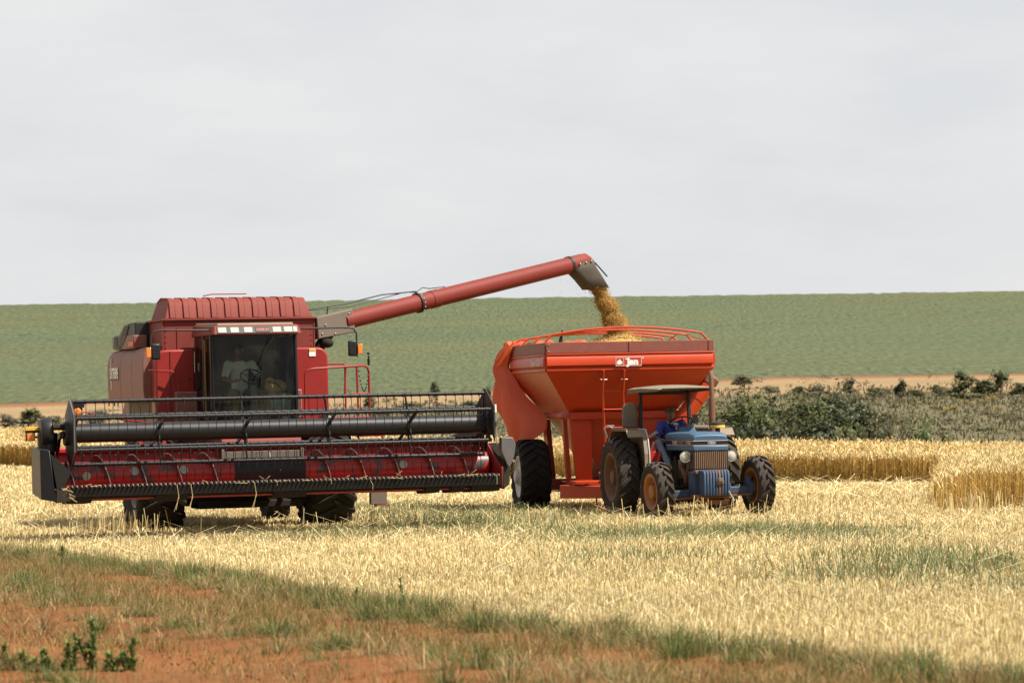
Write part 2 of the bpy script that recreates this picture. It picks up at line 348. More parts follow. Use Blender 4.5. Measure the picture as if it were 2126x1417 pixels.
# far hillside with a green crop in rows
def hill_mat():
    m, n, l, p = newmat('hill crop')
    tc = n.new('ShaderNodeTexCoord')
    def nz(sc, det, sx=1, sy=1, rgh=0.6):
        mp = n.new('ShaderNodeMapping'); mp.inputs['Scale'].default_value = (sx, sy, 0); l.new(tc.outputs['Object'], mp.inputs['Vector'])
        t = n.new('ShaderNodeTexNoise'); t.inputs['Scale'].default_value = sc; t.inputs['Detail'].default_value = det; t.inputs['Roughness'].default_value = rgh; l.new(mp.outputs['Vector'], t.inputs['Vector']); return t.outputs['Fac']
    a = nz(1.3, 4, 1.0, 0.11, 0.7); b = nz(0.012, 3, 0.6, 1.0); c_ = nz(0.09, 2, 0.02, 1.0)
    r1 = n.new('ShaderNodeValToRGB'); r1.color_ramp.elements[0].position = 0.34; r1.color_ramp.elements[0].color = (0.030, 0.039, 0.020, 1); r1.color_ramp.elements[1].position = 0.66; r1.color_ramp.elements[1].color = (0.083, 0.098, 0.049, 1); l.new(a, r1.inputs['Fac'])
    def mul(src, f, lo, hi):
        mr = n.new('ShaderNodeMapRange'); mr.inputs['From Min'].default_value = 0.3; mr.inputs['From Max'].default_value = 0.7; mr.inputs['To Min'].default_value = lo; mr.inputs['To Max'].default_value = hi; l.new(f, mr.inputs['Value'])
        vm = n.new('ShaderNodeVectorMath'); vm.operation = 'SCALE'; l.new(src, vm.inputs[0]); l.new(mr.outputs['Result'], vm.inputs['Scale']); return vm.outputs['Vector']
    o = mul(r1.outputs['Color'], b, 0.95, 1.05); o = mul(o, c_, 0.93, 1.06)
    # the crop is a little yellower low on the left of the slope
    mp2 = n.new('ShaderNodeMixRGB'); mp2.blend_type = 'MULTIPLY'; l.new(o, mp2.inputs['Color1']); mp2.inputs['Color2'].default_value = (1.12, 1.02, 0.95, 1)
    d = nz(0.006, 2); mr = n.new('ShaderNodeMapRange'); mr.inputs['From Min'].default_value = 0.42; mr.inputs['From Max'].default_value = 0.6; l.new(d, mr.inputs['Value']); l.new(mr.outputs['Result'], mp2.inputs['Fac'])
    l.new(mp2.outputs['Color'], p.inputs['Base Color']); p.inputs['Roughness'].default_value = 0.9; p.inputs['Specular IOR Level'].default_value = 0.1
    bp = n.new('ShaderNodeBump'); bp.inputs['Strength'].default_value = 0.25; bp.inputs['Distance'].default_value = 0.3; l.new(a, bp.inputs['Height']); l.new(bp.outputs['Normal'], p.inputs['Normal'])
    return m
ys = np.concatenate([np.linspace(401.5, 980, 70)[:-1], np.linspace(980, 1300, 16)])
V, F = grid(ys, half, 501); V[:, 2] += np.where(V[:, 1] < 402, 0.02, 0.3) + np.where(V[:, 1] > 700, rng.normal(0, .10, len(V)) + .12 * vnoise(V[:, 0] * .07, V[:, 1] * .05, 77), 0)
hill = np_mesh('hill', V, F, hill_mat(), smooth=True); tag(hill, kind='structure')

# ------------------------------------------------------------------ vectorised plant builders
def blades(P, h, w, yaw, lean, lyaw, c0, c1, segs=1, bend=0.0):
    """ribbons: P base points (n,3); segs quads each, last one tapering; returns V, F, C"""
    n = len(P); rows = []
    d = np.stack([np.cos(yaw), np.sin(yaw), np.zeros(n)], -1); ld = np.stack([np.cos(lyaw), np.sin(lyaw), np.zeros(n)], -1); cols = []
    for k in range(segs + 1):
        t = k / segs; ww = w * (1 - 0.75 * t if segs > 1 else 1 - 0.2 * t)
        ctr = P + ld * (lean * h * (t + bend * t * t))[:, None]; ctr = ctr + np.stack([np.zeros(n), np.zeros(n), h * t * np.sqrt(np.clip(1 - (lean * (1 + bend) * t) ** 2 * 0.6, 0.08, 1))], -1)
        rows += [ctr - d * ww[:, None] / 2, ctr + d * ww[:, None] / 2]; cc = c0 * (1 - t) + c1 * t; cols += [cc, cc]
    k = 2 * (segs + 1); V = np.stack(rows, 1).reshape(-1, 3); C = np.stack(cols, 1).reshape(-1, 3); b = (np.arange(n) * k)[:, None]
    F = np.concatenate([b + np.array([[2 * s, 2 * s + 1, 2 * s + 3, 2 * s + 2]]) for s in range(segs)], 0)
    return V, F, C
def join(parts):
    V, F, C, o = [], [], [], 0
    for v, f, c in parts: V.append(v); F.append(f + o); C.append(c); o += len(v)
    return np.concatenate(V), np.concatenate(F), np.concatenate(C)
def scatter(n, y0, y1, margin=1.6, xr=None):
    yy = np.sqrt(rng.uniform(y0 ** 2, y1 ** 2, n)) if y0 > 0 else rng.uniform(y0, y1, n)
    hw = 0.157 * yy + margin
    xx = rng.uniform(-1, 1, n) * hw if xr is None else rng.uniform(*xr, n)
    return xx, yy
def jit(n, base, s): return np.asarray(base)[None, :] * np.exp(rng.normal(0, s, (n, 1))) * (1 + rng.normal(0, s * 0.25, (n, 3)))
U = lambda n, a, b: rng.uniform(a, b, n)

# wheat blocks (plan outlines)
def wheat_front(x): return np.interp(x, [-60, -20, 2, 9.5, 16, 60], [152, 130, 104, 95, 93, 88])
def in_far_wheat(x, y): return (y > wheat_front(x) + 0.5 * vnoise(x * .8, y * .1, 21)) & (y < field_edge(x) - 1)
def in_near_wheat(x, y): return (y > 60.3 + 0.5 * vnoise(x * 1.4, y * .3, 22)) & (y < 76) & (x > 7.45 + 0.128 * (y - 60) + 0.4 * vnoise(y * 1.3, x * .3, 23))
M['stub'] = vcol('stubble straw', 0.7, transl=0.12); M['grass'] = vcol('grass blades', 0.6, transl=0.3, spec=0.3); M['wheat'] = vcol('ripe wheat', 0.7, transl=0.2); M['leaf'] = vcol('tree leaves', 0.55, transl=0.25, spec=0.3)

# ------------------------------------------------------------------ stubble
parts = []
for y0, y1, n, wm in ((22, 36, 125000, 0.0065), (36, 50, 105000, 0.009), (50, 70, 120000, 0.013), (70, 104, 75000, 0.024), (104, 131, 20000, 0.04)):
    x, y = scatter(n, y0, y1)
    # sown rows running across the view, a little wavy
    rowd = np.array([0.94, -0.34]); q = x * rowd[1] + y * -rowd[0]; q2 = np.round(q / 0.17) * 0.17 + rng.normal(0, 0.022, n); dq = q2 - q; x = x + dq * rowd[1]; y = y - dq * rowd[0]
    e = road_edge(y) - x + 0.5 * vnoise(x * 1.1, y * 0.7, 31) + rng.normal(0, 0.12, n)
    keep = (e < 0) & ~in_far_wheat(x, y) & ~in_near_wheat(x, y); x, y = x[keep], y[keep]; n = len(x)
    pat = vnoise(x * 0.35, y * 0.22, 33)
    h = np.clip(rng.normal(0.105, 0.024, n) * (1 + 0.25 * pat), 0.05, 0.26); flat = rng.random(n) < 0.10 + .14 * np.clip(vnoise((x * .94 - y * .34) * .09, (x * .34 + y * .94) * .55, 35), 0, 1)
    lean = np.where(flat, U(n, .8, 1.25), np.abs(rng.normal(0.12, 0.14, n))); h = np.where(flat, h * U(n, .8, 2.0), h)
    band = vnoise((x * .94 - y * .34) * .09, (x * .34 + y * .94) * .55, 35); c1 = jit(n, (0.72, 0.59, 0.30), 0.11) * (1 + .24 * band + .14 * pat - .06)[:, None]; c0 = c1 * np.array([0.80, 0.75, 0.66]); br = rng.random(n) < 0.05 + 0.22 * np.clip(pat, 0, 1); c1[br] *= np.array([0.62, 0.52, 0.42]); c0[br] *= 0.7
    pale = rng.random(n) < 0.22; c1[pale] = jit(pale.sum(), (0.92, 0.82, 0.53), 0.06)
    P = np.stack([x, y, elev(x, y) - 0.01], -1)
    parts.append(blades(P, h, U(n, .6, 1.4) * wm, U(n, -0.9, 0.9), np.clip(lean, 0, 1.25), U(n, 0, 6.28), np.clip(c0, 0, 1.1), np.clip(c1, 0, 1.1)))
# taller missed stalks by the combine's wheel and along the edges
for cx, cy, sp, n in ((-7.0, 58.6, 0.5, 70), (-6.6, 58.9, 0.35, 60), (8.2, 59.5, 0.6, 120), (5.2, 60.0, 0.7, 60), (-2, 57.6, 2.5, 50), (3.0, 58.8, 1.2, 40)):
    x, y = rng.normal(cx, sp, n), rng.normal(cy, sp * 0.7, n); c1 = jit(n, (0.70, 0.55, 0.27), 0.12)
    parts.append(blades(np.stack([x, y, elev(x, y)], -1), U(n, .2, .48), np.full(n, .013), U(n, -.8, .8), U(n, 0, .3), U(n, 0, 6.28), c1 * .8, np.clip(c1, 0, .9)))
V, F, C = join(parts); tag(np_mesh('wheat_stubble', V, F, M['stub'], C), 'short cut pale gold wheat stubble covering the field', 'stubble', kind='stuff')

# loose straw lying on the stubble
parts = []
for y0, y1, n, w in ((24, 45, 1500, 0.005), (45, 66, 2800, 0.008), (66, 96, 4200, 0.015)):
    x, y = scatter(n, y0, y1); dens = vnoise(x * 0.45, y * 0.5, 41) + 0.9 * np.exp(-((y - 72 - 0.1 * x) / 5) ** 2) * (x > 2)
    e = road_edge(y) - x; k = (e < 0) & (dens > rng.uniform(-0.7, 0.6, n)) & ~in_near_wheat(x, y) & ~in_far_wheat(x, y); x, y = x[k], y[k]; n = len(x)
    P = np.stack([x, y, elev(x, y) + U(n, .06, .15)], -1); c1 = np.clip(jit(n, (0.80, 0.66, 0.36), 0.12), 0, .9)
    parts.append(blades(P, U(n, .25, .6), np.full(n, w), U(n, 0, 3.14), np.full(n, 1.22), U(n, 0, 6.28), c1, c1))
V, F, C = join(parts); tag(np_mesh('loose_straw', V, F, M['stub'], C), 'loose straw stalks lying across the stubble', 'straw', kind='stuff')

# green regrowth in patches between the stubble
parts = []
cl = [pix_ground(*p)[:2] for p in ((1250, 1128), (1290, 1133), (1180, 1112), (1520, 1108), (1600, 1113), (1680, 1120), (1880, 1165), (1950, 1180), (2060, 1190), (800, 1078), (860, 1090), (980, 1080), (940, 1098), (1740, 1130), (1420, 1120), (1120, 1088), (1060, 1068), (760, 1062), (2090, 1230), (1790, 1210), (830, 1064), (690, 1120), (1330, 1170), (1000, 1105))]
for cx, cy in cl:
    n = 420; x = rng.normal(cx, 0.8, n); y = rng.normal(cy, 0.9, n); c1 = jit(n, (0.165, 0.205, 0.085), 0.22)
    parts.append(blades(np.stack([x, y, elev(x, y)], -1), U(n, .14, .30), U(n, .008, .016), U(n, -1, 1), U(n, .05, .6), U(n, 0, 6.28), c1 * .7, c1, 2, .4))
V, F, C = join(parts); tag(np_mesh('green_regrowth', V, F, M['grass'], C), 'patches of blue green regrowth sprouting through the stubble', 'grass', kind='stuff')

# ------------------------------------------------------------------ standing wheat
def wheat(x, y, hm, wid, ears):
    n = len(x); P = np.stack([x, y, elev(x, y)], -1); h = np.clip(rng.normal(hm, 0.07, n), .42, 1.0); yaw = U(n, -.8, .8); ly = U(n, 0, 6.28); lean = np.abs(rng.normal(0.05, .06, n)); out = []
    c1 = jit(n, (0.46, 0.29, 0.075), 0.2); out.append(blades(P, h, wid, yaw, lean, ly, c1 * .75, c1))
    ld = np.stack([np.cos(ly), np.sin(ly), np.zeros(n)], -1); T = P + ld * (lean * h)[:, None]; T[:, 2] = P[:, 2] + h * 0.985
    ce = jit(n, (0.66, 0.52, 0.255), 0.15)
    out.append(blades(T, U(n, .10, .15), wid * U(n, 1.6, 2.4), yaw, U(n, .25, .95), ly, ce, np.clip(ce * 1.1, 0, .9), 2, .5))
    k = rng.random(n) < ears; m_ = int(k.sum()); L = P[k].copy(); L[:, 2] += h[k] * U(m_, .25, .7); cl_ = jit(m_, (0.56, 0.37, 0.11), 0.2)
    out.append(blades(L, U(m_, .12, .24), wid[k] * 1.2, yaw[k] + U(m_, -.6, .6), U(m_, .4, 1.0), U(m_, 0, 6.28), cl_, cl_, 2, .4)); return out
parts = []
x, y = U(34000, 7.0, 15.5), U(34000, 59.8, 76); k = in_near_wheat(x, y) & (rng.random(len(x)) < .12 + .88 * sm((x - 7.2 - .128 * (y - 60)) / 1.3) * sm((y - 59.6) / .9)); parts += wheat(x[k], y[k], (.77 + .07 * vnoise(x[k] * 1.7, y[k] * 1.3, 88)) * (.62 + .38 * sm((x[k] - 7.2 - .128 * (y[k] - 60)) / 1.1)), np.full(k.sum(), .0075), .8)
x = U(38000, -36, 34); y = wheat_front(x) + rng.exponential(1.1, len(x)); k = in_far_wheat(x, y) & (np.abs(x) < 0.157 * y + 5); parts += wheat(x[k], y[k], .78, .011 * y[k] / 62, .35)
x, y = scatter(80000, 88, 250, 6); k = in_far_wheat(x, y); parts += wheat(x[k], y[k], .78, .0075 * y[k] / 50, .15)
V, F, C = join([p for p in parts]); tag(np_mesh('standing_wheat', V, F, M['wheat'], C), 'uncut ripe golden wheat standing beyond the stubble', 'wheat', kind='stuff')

# ------------------------------------------------------------------ dirt track with ruts
t = np.arange(14, 62, 0.08); u = np.arange(0.1, 6.6, 0.08); TT, UU = np.meshgrid(t, u, indexing='ij'); X = road_edge(TT) - UU / 0.93; Y = TT
rut = -0.05 * np.exp(-((UU - 1.5) / .38) ** 2) - 0.07 * np.exp(-((UU - 3.9) / .5) ** 2) + 0.03 * np.exp(-((UU - 2.7) / .5) ** 2)
Z = elev(X, Y) + 0.012 + (rut + 0.012 * vnoise(X * 4, Y * 4, 51) + 0.008 * vnoise(X * 11, Y * 11, 52) + rng.normal(0, .004, X.shape)) * sm(UU / .4) * sm((6.6 - UU) / .4) + 0.075 * sm(UU / .3) * sm((6.6 - UU) / .3)
nx = X.shape[1]; V = np.stack([X, Y, Z], -1).reshape(-1, 3); i = np.arange(X.shape[0] - 1)[:, None] * nx + np.arange(nx - 1)[None, :]; F = np.stack([i, i + 1, i + nx + 1, i + nx], -1).reshape(-1, 4)
c = np.tile(np.array([0.185, 0.069, 0.019]), (len(V), 1)) * (1 + 0.22 * vnoise(V[:, 0] * 1.5, V[:, 1] * 1.2, 53) + rng.normal(0, .07, len(V)))[:, None]
tag(np_mesh('dirt_track', V, F, vcol('red soil', 0.95, nscale=5, namt=0.3, bump=0.6, bscale=30), c, smooth=True), kind='structure')

# clods and pebbles on the track
n = 2600; t_, u_ = U(n, 22, 50), rng.choice([1.5, 3.9], n) + rng.normal(0, .55, n); x = road_edge(t_) - u_ / .93; y = t_; r_ = rng.exponential(.0045, n) + .004
oc = np.array([[1, 0, 0], [-1, 0, 0], [0, 1, 0], [0, -1, 0], [0, 0, 1], [0, 0, -1]], float); of = np.array([[0, 2, 4], [2, 1, 4], [1, 3, 4], [3, 0, 4], [2, 0, 5], [1, 2, 5], [3, 1, 5], [0, 3, 5]])
V = (np.stack([x, y, elev(x, y) + .05], -1)[:, None, :] + oc[None] * r_[:, None, None] * rng.uniform(.6, 1.3, (n, 6, 1))).reshape(-1, 3); F = ((np.arange(n) * 6)[:, None, None] + of[None]).reshape(-1, 3)
tag(np_mesh('soil_clods', V, F, vcol('soil clods', .95), np.repeat(jit(n, (.18, .075, .03), .2), 6, 0)), 'small red soil clods scattered along the wheel ruts', 'soil', kind='stuff')

# ------------------------------------------------------------------ verge and track grass
parts = []
def grass_patch(x, y, hm, green, wm=.006, spread=.35):
    n = len(x); P = np.stack([x, y, elev(x, y) + np.where(road_edge(y) - x > .25, .05, 0)], -1); g = rng.random(n) < green
    c1 = np.where(g[:, None], jit(n, (0.145, 0.155, 0.032), .28), jit(n, (0.36, 0.25, 0.105), .25)); h = np.clip(rng.normal(hm, hm * .35, n), .03, .5)
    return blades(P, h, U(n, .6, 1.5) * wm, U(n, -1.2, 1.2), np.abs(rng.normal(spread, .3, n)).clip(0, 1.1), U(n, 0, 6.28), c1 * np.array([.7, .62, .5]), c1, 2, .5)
bands = ((0.40, 0.38, 46000, .11, .5), (2.55, 0.55, 44000, .10, .35), (1.5, 0.5, 46000, .085, .25), (5.8, .5, 30000, .12, .65), (3.9, .65, 24000, .07, .25), (1.0, .3, 26000, .11, .25))
for uc, us, n, hm, gr in bands:
    t_ = U(n, 21, 60) if uc < 1 else U(n, 21, 52); u_ = rng.normal(uc, us, n); cl = vnoise(t_ * 1.3, u_ * 1.5, int(uc * 10)) ; k = (cl + .35 * vnoise(t_ * 3.1, u_ * 3.3, 5) > rng.uniform(-.35, .45, n)) & (u_ > -.35); t_, u_, cl = t_[k], u_[k], cl[k]
    x = road_edge(t_) - u_ / .93; inv = np.abs(x) < .157 * t_ + 1.6; x, t_, cl = x[inv], t_[inv], cl[inv]
    parts.append(grass_patch(x, t_, hm * 1.0, gr))
# denser tufts
for _ in range(1100):
    uc = rng.choice([.3, .5, 2.5, 2.9, 5.5, .1], p=[.34, .2, .18, .14, .1, .04]) + rng.normal(0, .25); tc_ = rng.uniform(22, 57); xc = road_edge(tc_) - uc / .93
    if abs(xc) > .157 * tc_ + 1.5: continue
    n = int(rng.uniform(40, 130)); a, r0 = U(n, 0, 6.28), np.abs(rng.normal(0, .09, n)); x, y = xc + r0 * np.cos(a), tc_ + r0 * np.sin(a); gr = rng.choice([.95, .75, .08], p=[.42, .25, .33])
    hm = rng.uniform(.09, .22); c1 = np.where((rng.random(n) < gr)[:, None], jit(n, (0.105, 0.140, 0.030), .28), jit(n, (0.40, 0.28, 0.125), .25))
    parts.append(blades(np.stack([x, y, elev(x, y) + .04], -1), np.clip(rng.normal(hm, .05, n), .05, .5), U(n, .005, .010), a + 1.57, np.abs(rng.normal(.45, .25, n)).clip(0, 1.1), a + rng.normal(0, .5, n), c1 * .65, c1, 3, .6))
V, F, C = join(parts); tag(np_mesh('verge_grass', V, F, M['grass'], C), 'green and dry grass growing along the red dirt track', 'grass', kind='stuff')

# ------------------------------------------------------------------ tall weeds beside the track, each one a plant
def weed(px, py, h, label, lush):
    x, y, z = pix_ground(px, py); o = thing('weed_plant', label, 'weed', (x, y, z), (0, 0, rng.uniform(0, 6)), 'tall weeds beside the dirt track')
    ns = 1 if lush < 100 else int(rng.integers(3, 6)); b = MB(); vs = []
    for k in range(ns):
        hh = h * (1 if k == 0 else rng.uniform(.45, .85)); la = rng.uniform(0, 6.28); ll = rng.uniform(.04, .22) if k == 0 else rng.uniform(.2, .6); dx, dy = math.cos(la) * ll, math.sin(la) * ll
        b.tube([(dx * hh * t_, dy * hh * t_, hh * t_ * (1 - .1 * ll * t_)) for t_ in np.linspace(0, 1, 6)], [.005, .005, .0045, .004, .003, .002], 5)
        n = int(hh * lush * 1.25); t_ = rng.beta(1.8, 1.1, n); a = np.arange(n) * 2.4 + U(n, -.4, .4); P = np.stack([dx * hh * t_, dy * hh * t_, hh * t_ * (1 - .1 * ll * t_)], -1); c1 = jit(n, (0.165, 0.215, 0.055), .3)
        vs.append(blades(P, U(n, .04, .12) * (1.2 - .6 * t_), U(n, .013, .030), a + 1.57, U(n, .45, 1.05), a, c1 * .75, c1, 3, U(1, .2, .6)[0]))
    b.build('stem', M['weedstem'], o); v, f, c_ = join(vs); np_mesh('leaves', v, f, M['grass'], c_, o); return o
M['weedstem'] = paint('weed stem', (0.16, 0.18, 0.06), .7, dust=0)
weed(196, 1414, .47, 'tallest upright leafy weed of the clump beside the red wheel rut', 190)
weed(268, 1416, .33, 'slim leafy weed right of the tallest upright weed', 200)
weed(140, 1415, .31, 'bushy weed left of the tallest upright weed', 240)
weed(95, 1416, .25, 'broad low weed between the bushy weed and the verge clump end', 300)
weed(15, 1413, .27, 'leafy weed at the outer end of the weed clump by the rut', 280)
weed(52, 1414, .21, 'short weed next to the outermost leafy weed of the clump', 300)
weed(232, 1416, .22, 'short dense weed tucked beside the tallest upright weed', 320)
weed(468, 1245, .22, 'broad leafed weed standing out of the green verge grass', 260)
weed(130, 1180, .30, 'dark green leafy weed rising from the thick end of the verge', 260)
weed(840, 1262, .30, 'thin seeding weed on the stubble edge of the verge', 90)
weed(735, 1275, .26, 'thin weed between the verge and the pale stubble', 80)
# ------------------------------------------------------------------ trees and scrub beyond the wheat
M['bark'] = paint('bark', (0.13, 0.095, 0.065), .9, dust=0, var=.3, scale=8)
def leaf_cloud(cen, rad, n, size, base, dens_var=.3):
    """n leaf quads gathered in small clumps within an ellipsoid with an uneven outline"""
    k = max(6, n // 26); a = rng.normal(0, 1, (k, 3)); a /= np.linalg.norm(a, axis=1)[:, None]; rr = rng.random(k) ** .42 * rng.uniform(.72, 1.18, k); cc = a * rr[:, None] * rad + cen
    cw = rng.uniform(.5, 1.5, k); ci = rng.choice(k, n, p=cw / cw.sum()); P = cc[ci] + rng.normal(0, 1, (n, 3)) * (np.array(rad) * .15)
    nn = (P - np.asarray(cen)) / np.asarray(rad); nn = nn / (np.linalg.norm(nn, axis=1)[:, None] + 1e-6) + np.array([0, 0, .35]) + rng.normal(0, .45, (n, 3)); nn /= np.linalg.norm(nn, axis=1)[:, None]; up = rng.normal(0, 1, (n, 3)); t1 = np.cross(nn, up); t1 /= (np.linalg.norm(t1, axis=1)[:, None] + 1e-6); t2 = np.cross(nn, t1)
    s = (size * rng.uniform(.5, 1.4, n))[:, None]; V = np.stack([P - t1 * s * .5, P - t2 * s * .28, P + t1 * s * .5, P + t2 * s * .28], 1).reshape(-1, 3); F = np.arange(4 * n).reshape(n, 4)
    ccol = jit(k, base, dens_var); C = np.repeat(ccol[ci] * (1 + rng.normal(0, .12, (n, 1))), 4, 0); return V, F, np.clip(C, .005, .8)
SPH = MB(); SPH.sphere((0, 0, 0), 1.0, 14, 9); SV = np.array(SPH.v); SF4 = np.array([f if len(f) == 4 else (f[0], f[1], f[2], f[2]) for f in SPH.f])
def lumps(cen, rad, k, rel, base):
    """k knobbly foliage masses spread over a crown; quads only (caps are doubled corners)"""
    out = []
    for _ in range(k):
        a = rng.normal(0, 1, 3); a /= np.linalg.norm(a); a[2] = abs(a[2]) * .9 - .25; c = np.asarray(cen) + a * np.asarray(rad) * rng.uniform(.35, .8); r_ = np.asarray(rad) * rel * rng.uniform(.7, 1.3); ph = rng.uniform(0, 6.28, 6)
        d = 1 + .16 * np.sin(SV[:, 0] * 4 + ph[0]) * np.sin(SV[:, 1] * 4.3 + ph[1]) + .12 * np.sin(SV[:, 2] * 7 + ph[2]) * np.sin(SV[:, 0] * 8 + ph[3]) + rng.normal(0, .07, len(SV)); V = c + SV * d[:, None] * r_
        out.append((V, SF_TRI, np.clip(jit(1, base, .22) * (1 + rng.normal(0, .16, (len(SV), 1))), .004, .8)))
    return out
SF_TRI = np.array([f if len(f) == 4 else (f[0], f[1], f[2], f[0]) for f in SPH.f])[[len(f) == 4 for f in SPH.f]]
def tree(name, label, px, ytop, Y, wpx, base, cat='tree', group=None, n=600, low=.15, lobes=4, bare=False):
    X = (px - IW / 2) / FPX * Y; z0 = float(elev(X, Y)); z1 = CZ + (YHOR - ytop + 7) / FPX * Y; h = z1 - z0; w = wpx / FPX * Y
    o = thing(name, label, cat, (X, Y, z0 - .1), (0, 0, 0), group); b = MB(); th = h * (low + .35); b.tube([(0, 0, 0), (rng.normal(0, .04) * h, 0, th * .5), (rng.normal(0, .05) * h, rng.normal(0, .05) * h, th)], [.022 * h + .03, .017 * h + .02, .01 * h + .01], 7)
    for _ in range(5):
        a = rng.uniform(0, 6.28); zz = th * rng.uniform(.45, .95); r_ = w * rng.uniform(.2, .4); b.tube([(0, 0, zz), (math.cos(a) * r_ * .6, math.sin(a) * r_ * .6, zz + h * .12), (math.cos(a) * r_, math.sin(a) * r_, zz + h * rng.uniform(.15, .3))], [.012 * h, .008 * h, .004 * h], 5)
    if bare:
        for _ in range(26):
            a = rng.uniform(0, 6.28); zz = h * rng.uniform(.2, .6); r_ = w * rng.uniform(.2, .5); e_ = Vector((math.cos(a) * r_, math.sin(a) * r_, min(h, zz + h * rng.uniform(.2, .45)))); b.tube([(0, 0, zz), tuple(e_ * .5 + Vector((0, 0, zz * .5 + .1))), tuple(e_)], [.02, .014, .008], 4)
    b.build('trunk', M['bark'], o)
    parts = []; zc0 = h * low
    for i in range(lobes):
        f = i / max(1, lobes - 1); rz = (h - zc0) / 2 * rng.uniform(.55, .8); cz = zc0 + rz * .8 + (h - zc0 - 1.75 * rz) * f; off = w * .24 * (1 - .5 * f)
        parts.append(leaf_cloud(np.array([rng.uniform(-off, off), rng.uniform(-off, off), cz]), np.array([w * rng.uniform(.27, .38), w * rng.uniform(.27, .38), rz]), n // lobes, max(.15, w * .046), base))
        if not bare: parts += lumps(parts[-1][0].mean(0), np.array([w * .26, w * .26, rz * .75]), 6, .30, np.array(base) * .9)
    v, f, c = join(parts); np_mesh('crown', v, f, M['leaf'], c, o); return o
DK, MG, GY, OL, BR = (.044, .052, .015), (.076, .088, .022), (.115, .105, .052), (.086, .088, .028), (.072, .094, .020)
GR = 'dark grove below the far edge of the wheat'
for i, (px, yt, Y, w, c, lab) in enumerate((
    (1505, 826, 212, 95, OL, 'olive bushy tree at the end of the grove next to the grain cart'),
    (1552, 812, 206, 110, MG, 'mid green tree in the grove just past the tractor exhaust'),
    (1605, 826, 214, 100, DK, 'dark rounded tree between two mid green trees of the grove'),
    (1655, 822, 210, 110, MG, 'mid green spreading tree in the middle of the dark grove'),
    (1700, 815, 214, 95, DK, 'dark tree leaning on the tallest tree of the grove'),
    (1738, 800, 218, 100, DK, 'tallest dark green tree of the grove, with a domed top'),
    (1778, 818, 214, 100, DK, 'dark tree on the bare brush side of the tallest grove tree'),
    (1530, 858, 198, 110, DK, 'low dark bush at the foot of the olive grove tree'),
    (1592, 862, 196, 110, DK, 'low dark bush in front of the dark rounded grove tree'),
    (1650, 856, 197, 120, OL, 'low olive bush in front of the spreading grove tree'),
    (1712, 858, 195, 110, DK, 'low dark bush below the tallest grove tree'),
    (1765, 862, 196, 100, MG, 'low mid green bush beside the bare grey brush'))):
    tree('grove_tree', lab, px, yt, Y, w * 1.55, c, 'tree', GR, 4200, .30, 6)
tree('bare_bush', 'grey leafless brush between the dark grove and the bright green bush', 1825, 838, 204, 100, GY, 'bush', n=900, low=.1, bare=True)
tree('bare_bush', 'low grey brush in front of the grove beside the green bush', 1858, 860, 200, 80, GY, 'bush', n=700, low=.1, bare=True)
tree('green_bush', 'bright green rounded bush standing alone past the grey brush', 1905, 856, 197, 130, BR, 'bush', n=3600, low=.0)
tree('green_bush', 'small green bush leaning on the bright rounded bush', 1962, 884, 198, 80, BR, 'bush', n=400, low=.0)
tree('green_bush', 'low green bush at the far end of the wheat edge', 2095, 888, 205, 90, OL, 'bush', n=400, low=.0)
SL = 'scattered trees on the scrub slope'
for a in ((2000, 768, 335, 52, MG, 'tall narrow tree on the slope, crown wide at the top'), (2042, 786, 338, 44, OL, 'shorter tree between the two tall slope trees'), (2078, 763, 335, 50, MG, 'tallest slope tree with a ragged double crown'),
          (1872, 789, 336, 24, DK, 'small pointed conifer like tree alone on the tan strip'), (1698, 800, 345, 44, GY, 'round grey green bush on the tan strip above the grove'), (2118, 797, 340, 40, OL, 'bushy tree beside the tallest slope tree'),
          (1952, 803, 345, 44, OL, 'olive bush at the foot of the tall narrow slope tree'), (1658, 806, 352, 26, OL, 'small olive bush near the round grey bush'), (1765, 786, 350, 26, GY, 'thin grey tree standing on the tan strip'),
          (1828, 806, 345, 60, OL, 'wide olive bush below the pointed tree'), (1900, 812, 342, 50, MG, 'mid green bush between pointed tree and tall tree'), (2020, 818, 335, 70, OL, 'spreading bush under the two tall slope trees'),
          (1545, 780, 372, 44, GY, 'pale feathery tree at the edge of the green hillside'), (1600, 806, 360, 40, GY, 'grey bush on the slope above the grove'),
          (902, 790, 372, 24, DK, 'small upright tree against the green hill behind the reel'), (1012, 803, 374, 18, DK, 'tiny tree against the hill next to the orange tarpaulin'), (770, 826, 366, 34, OL, 'small bush on the slope behind the cab ladder'),
          (845, 838, 352, 60, OL, 'olive bush on the slope seen over the reel'), (935, 842, 350, 64, GY, 'grey green bush on the slope seen over the reel'), (985, 836, 356, 50, MG, 'mid green bush on the slope near the tarpaulin'), (795, 848, 348, 50, GY, 'grey bush on the slope between ladder and reel'),
          (18, 858, 352, 46, GY, 'grey bush on the slope beside the lone olive one'), (62, 848, 356, 60, OL, 'lone olive bush on the far slope past the reel end'), (108, 862, 350, 56, GY, 'grey brown bush just past the reel end shield'), (205, 852, 352, 60, GY, 'grey bush seen through the reel tines')):
    tree('slope_tree', a[5], a[0], a[1], a[2], a[3] * 1.35, a[4], 'tree', SL, 1600, .1, 4)
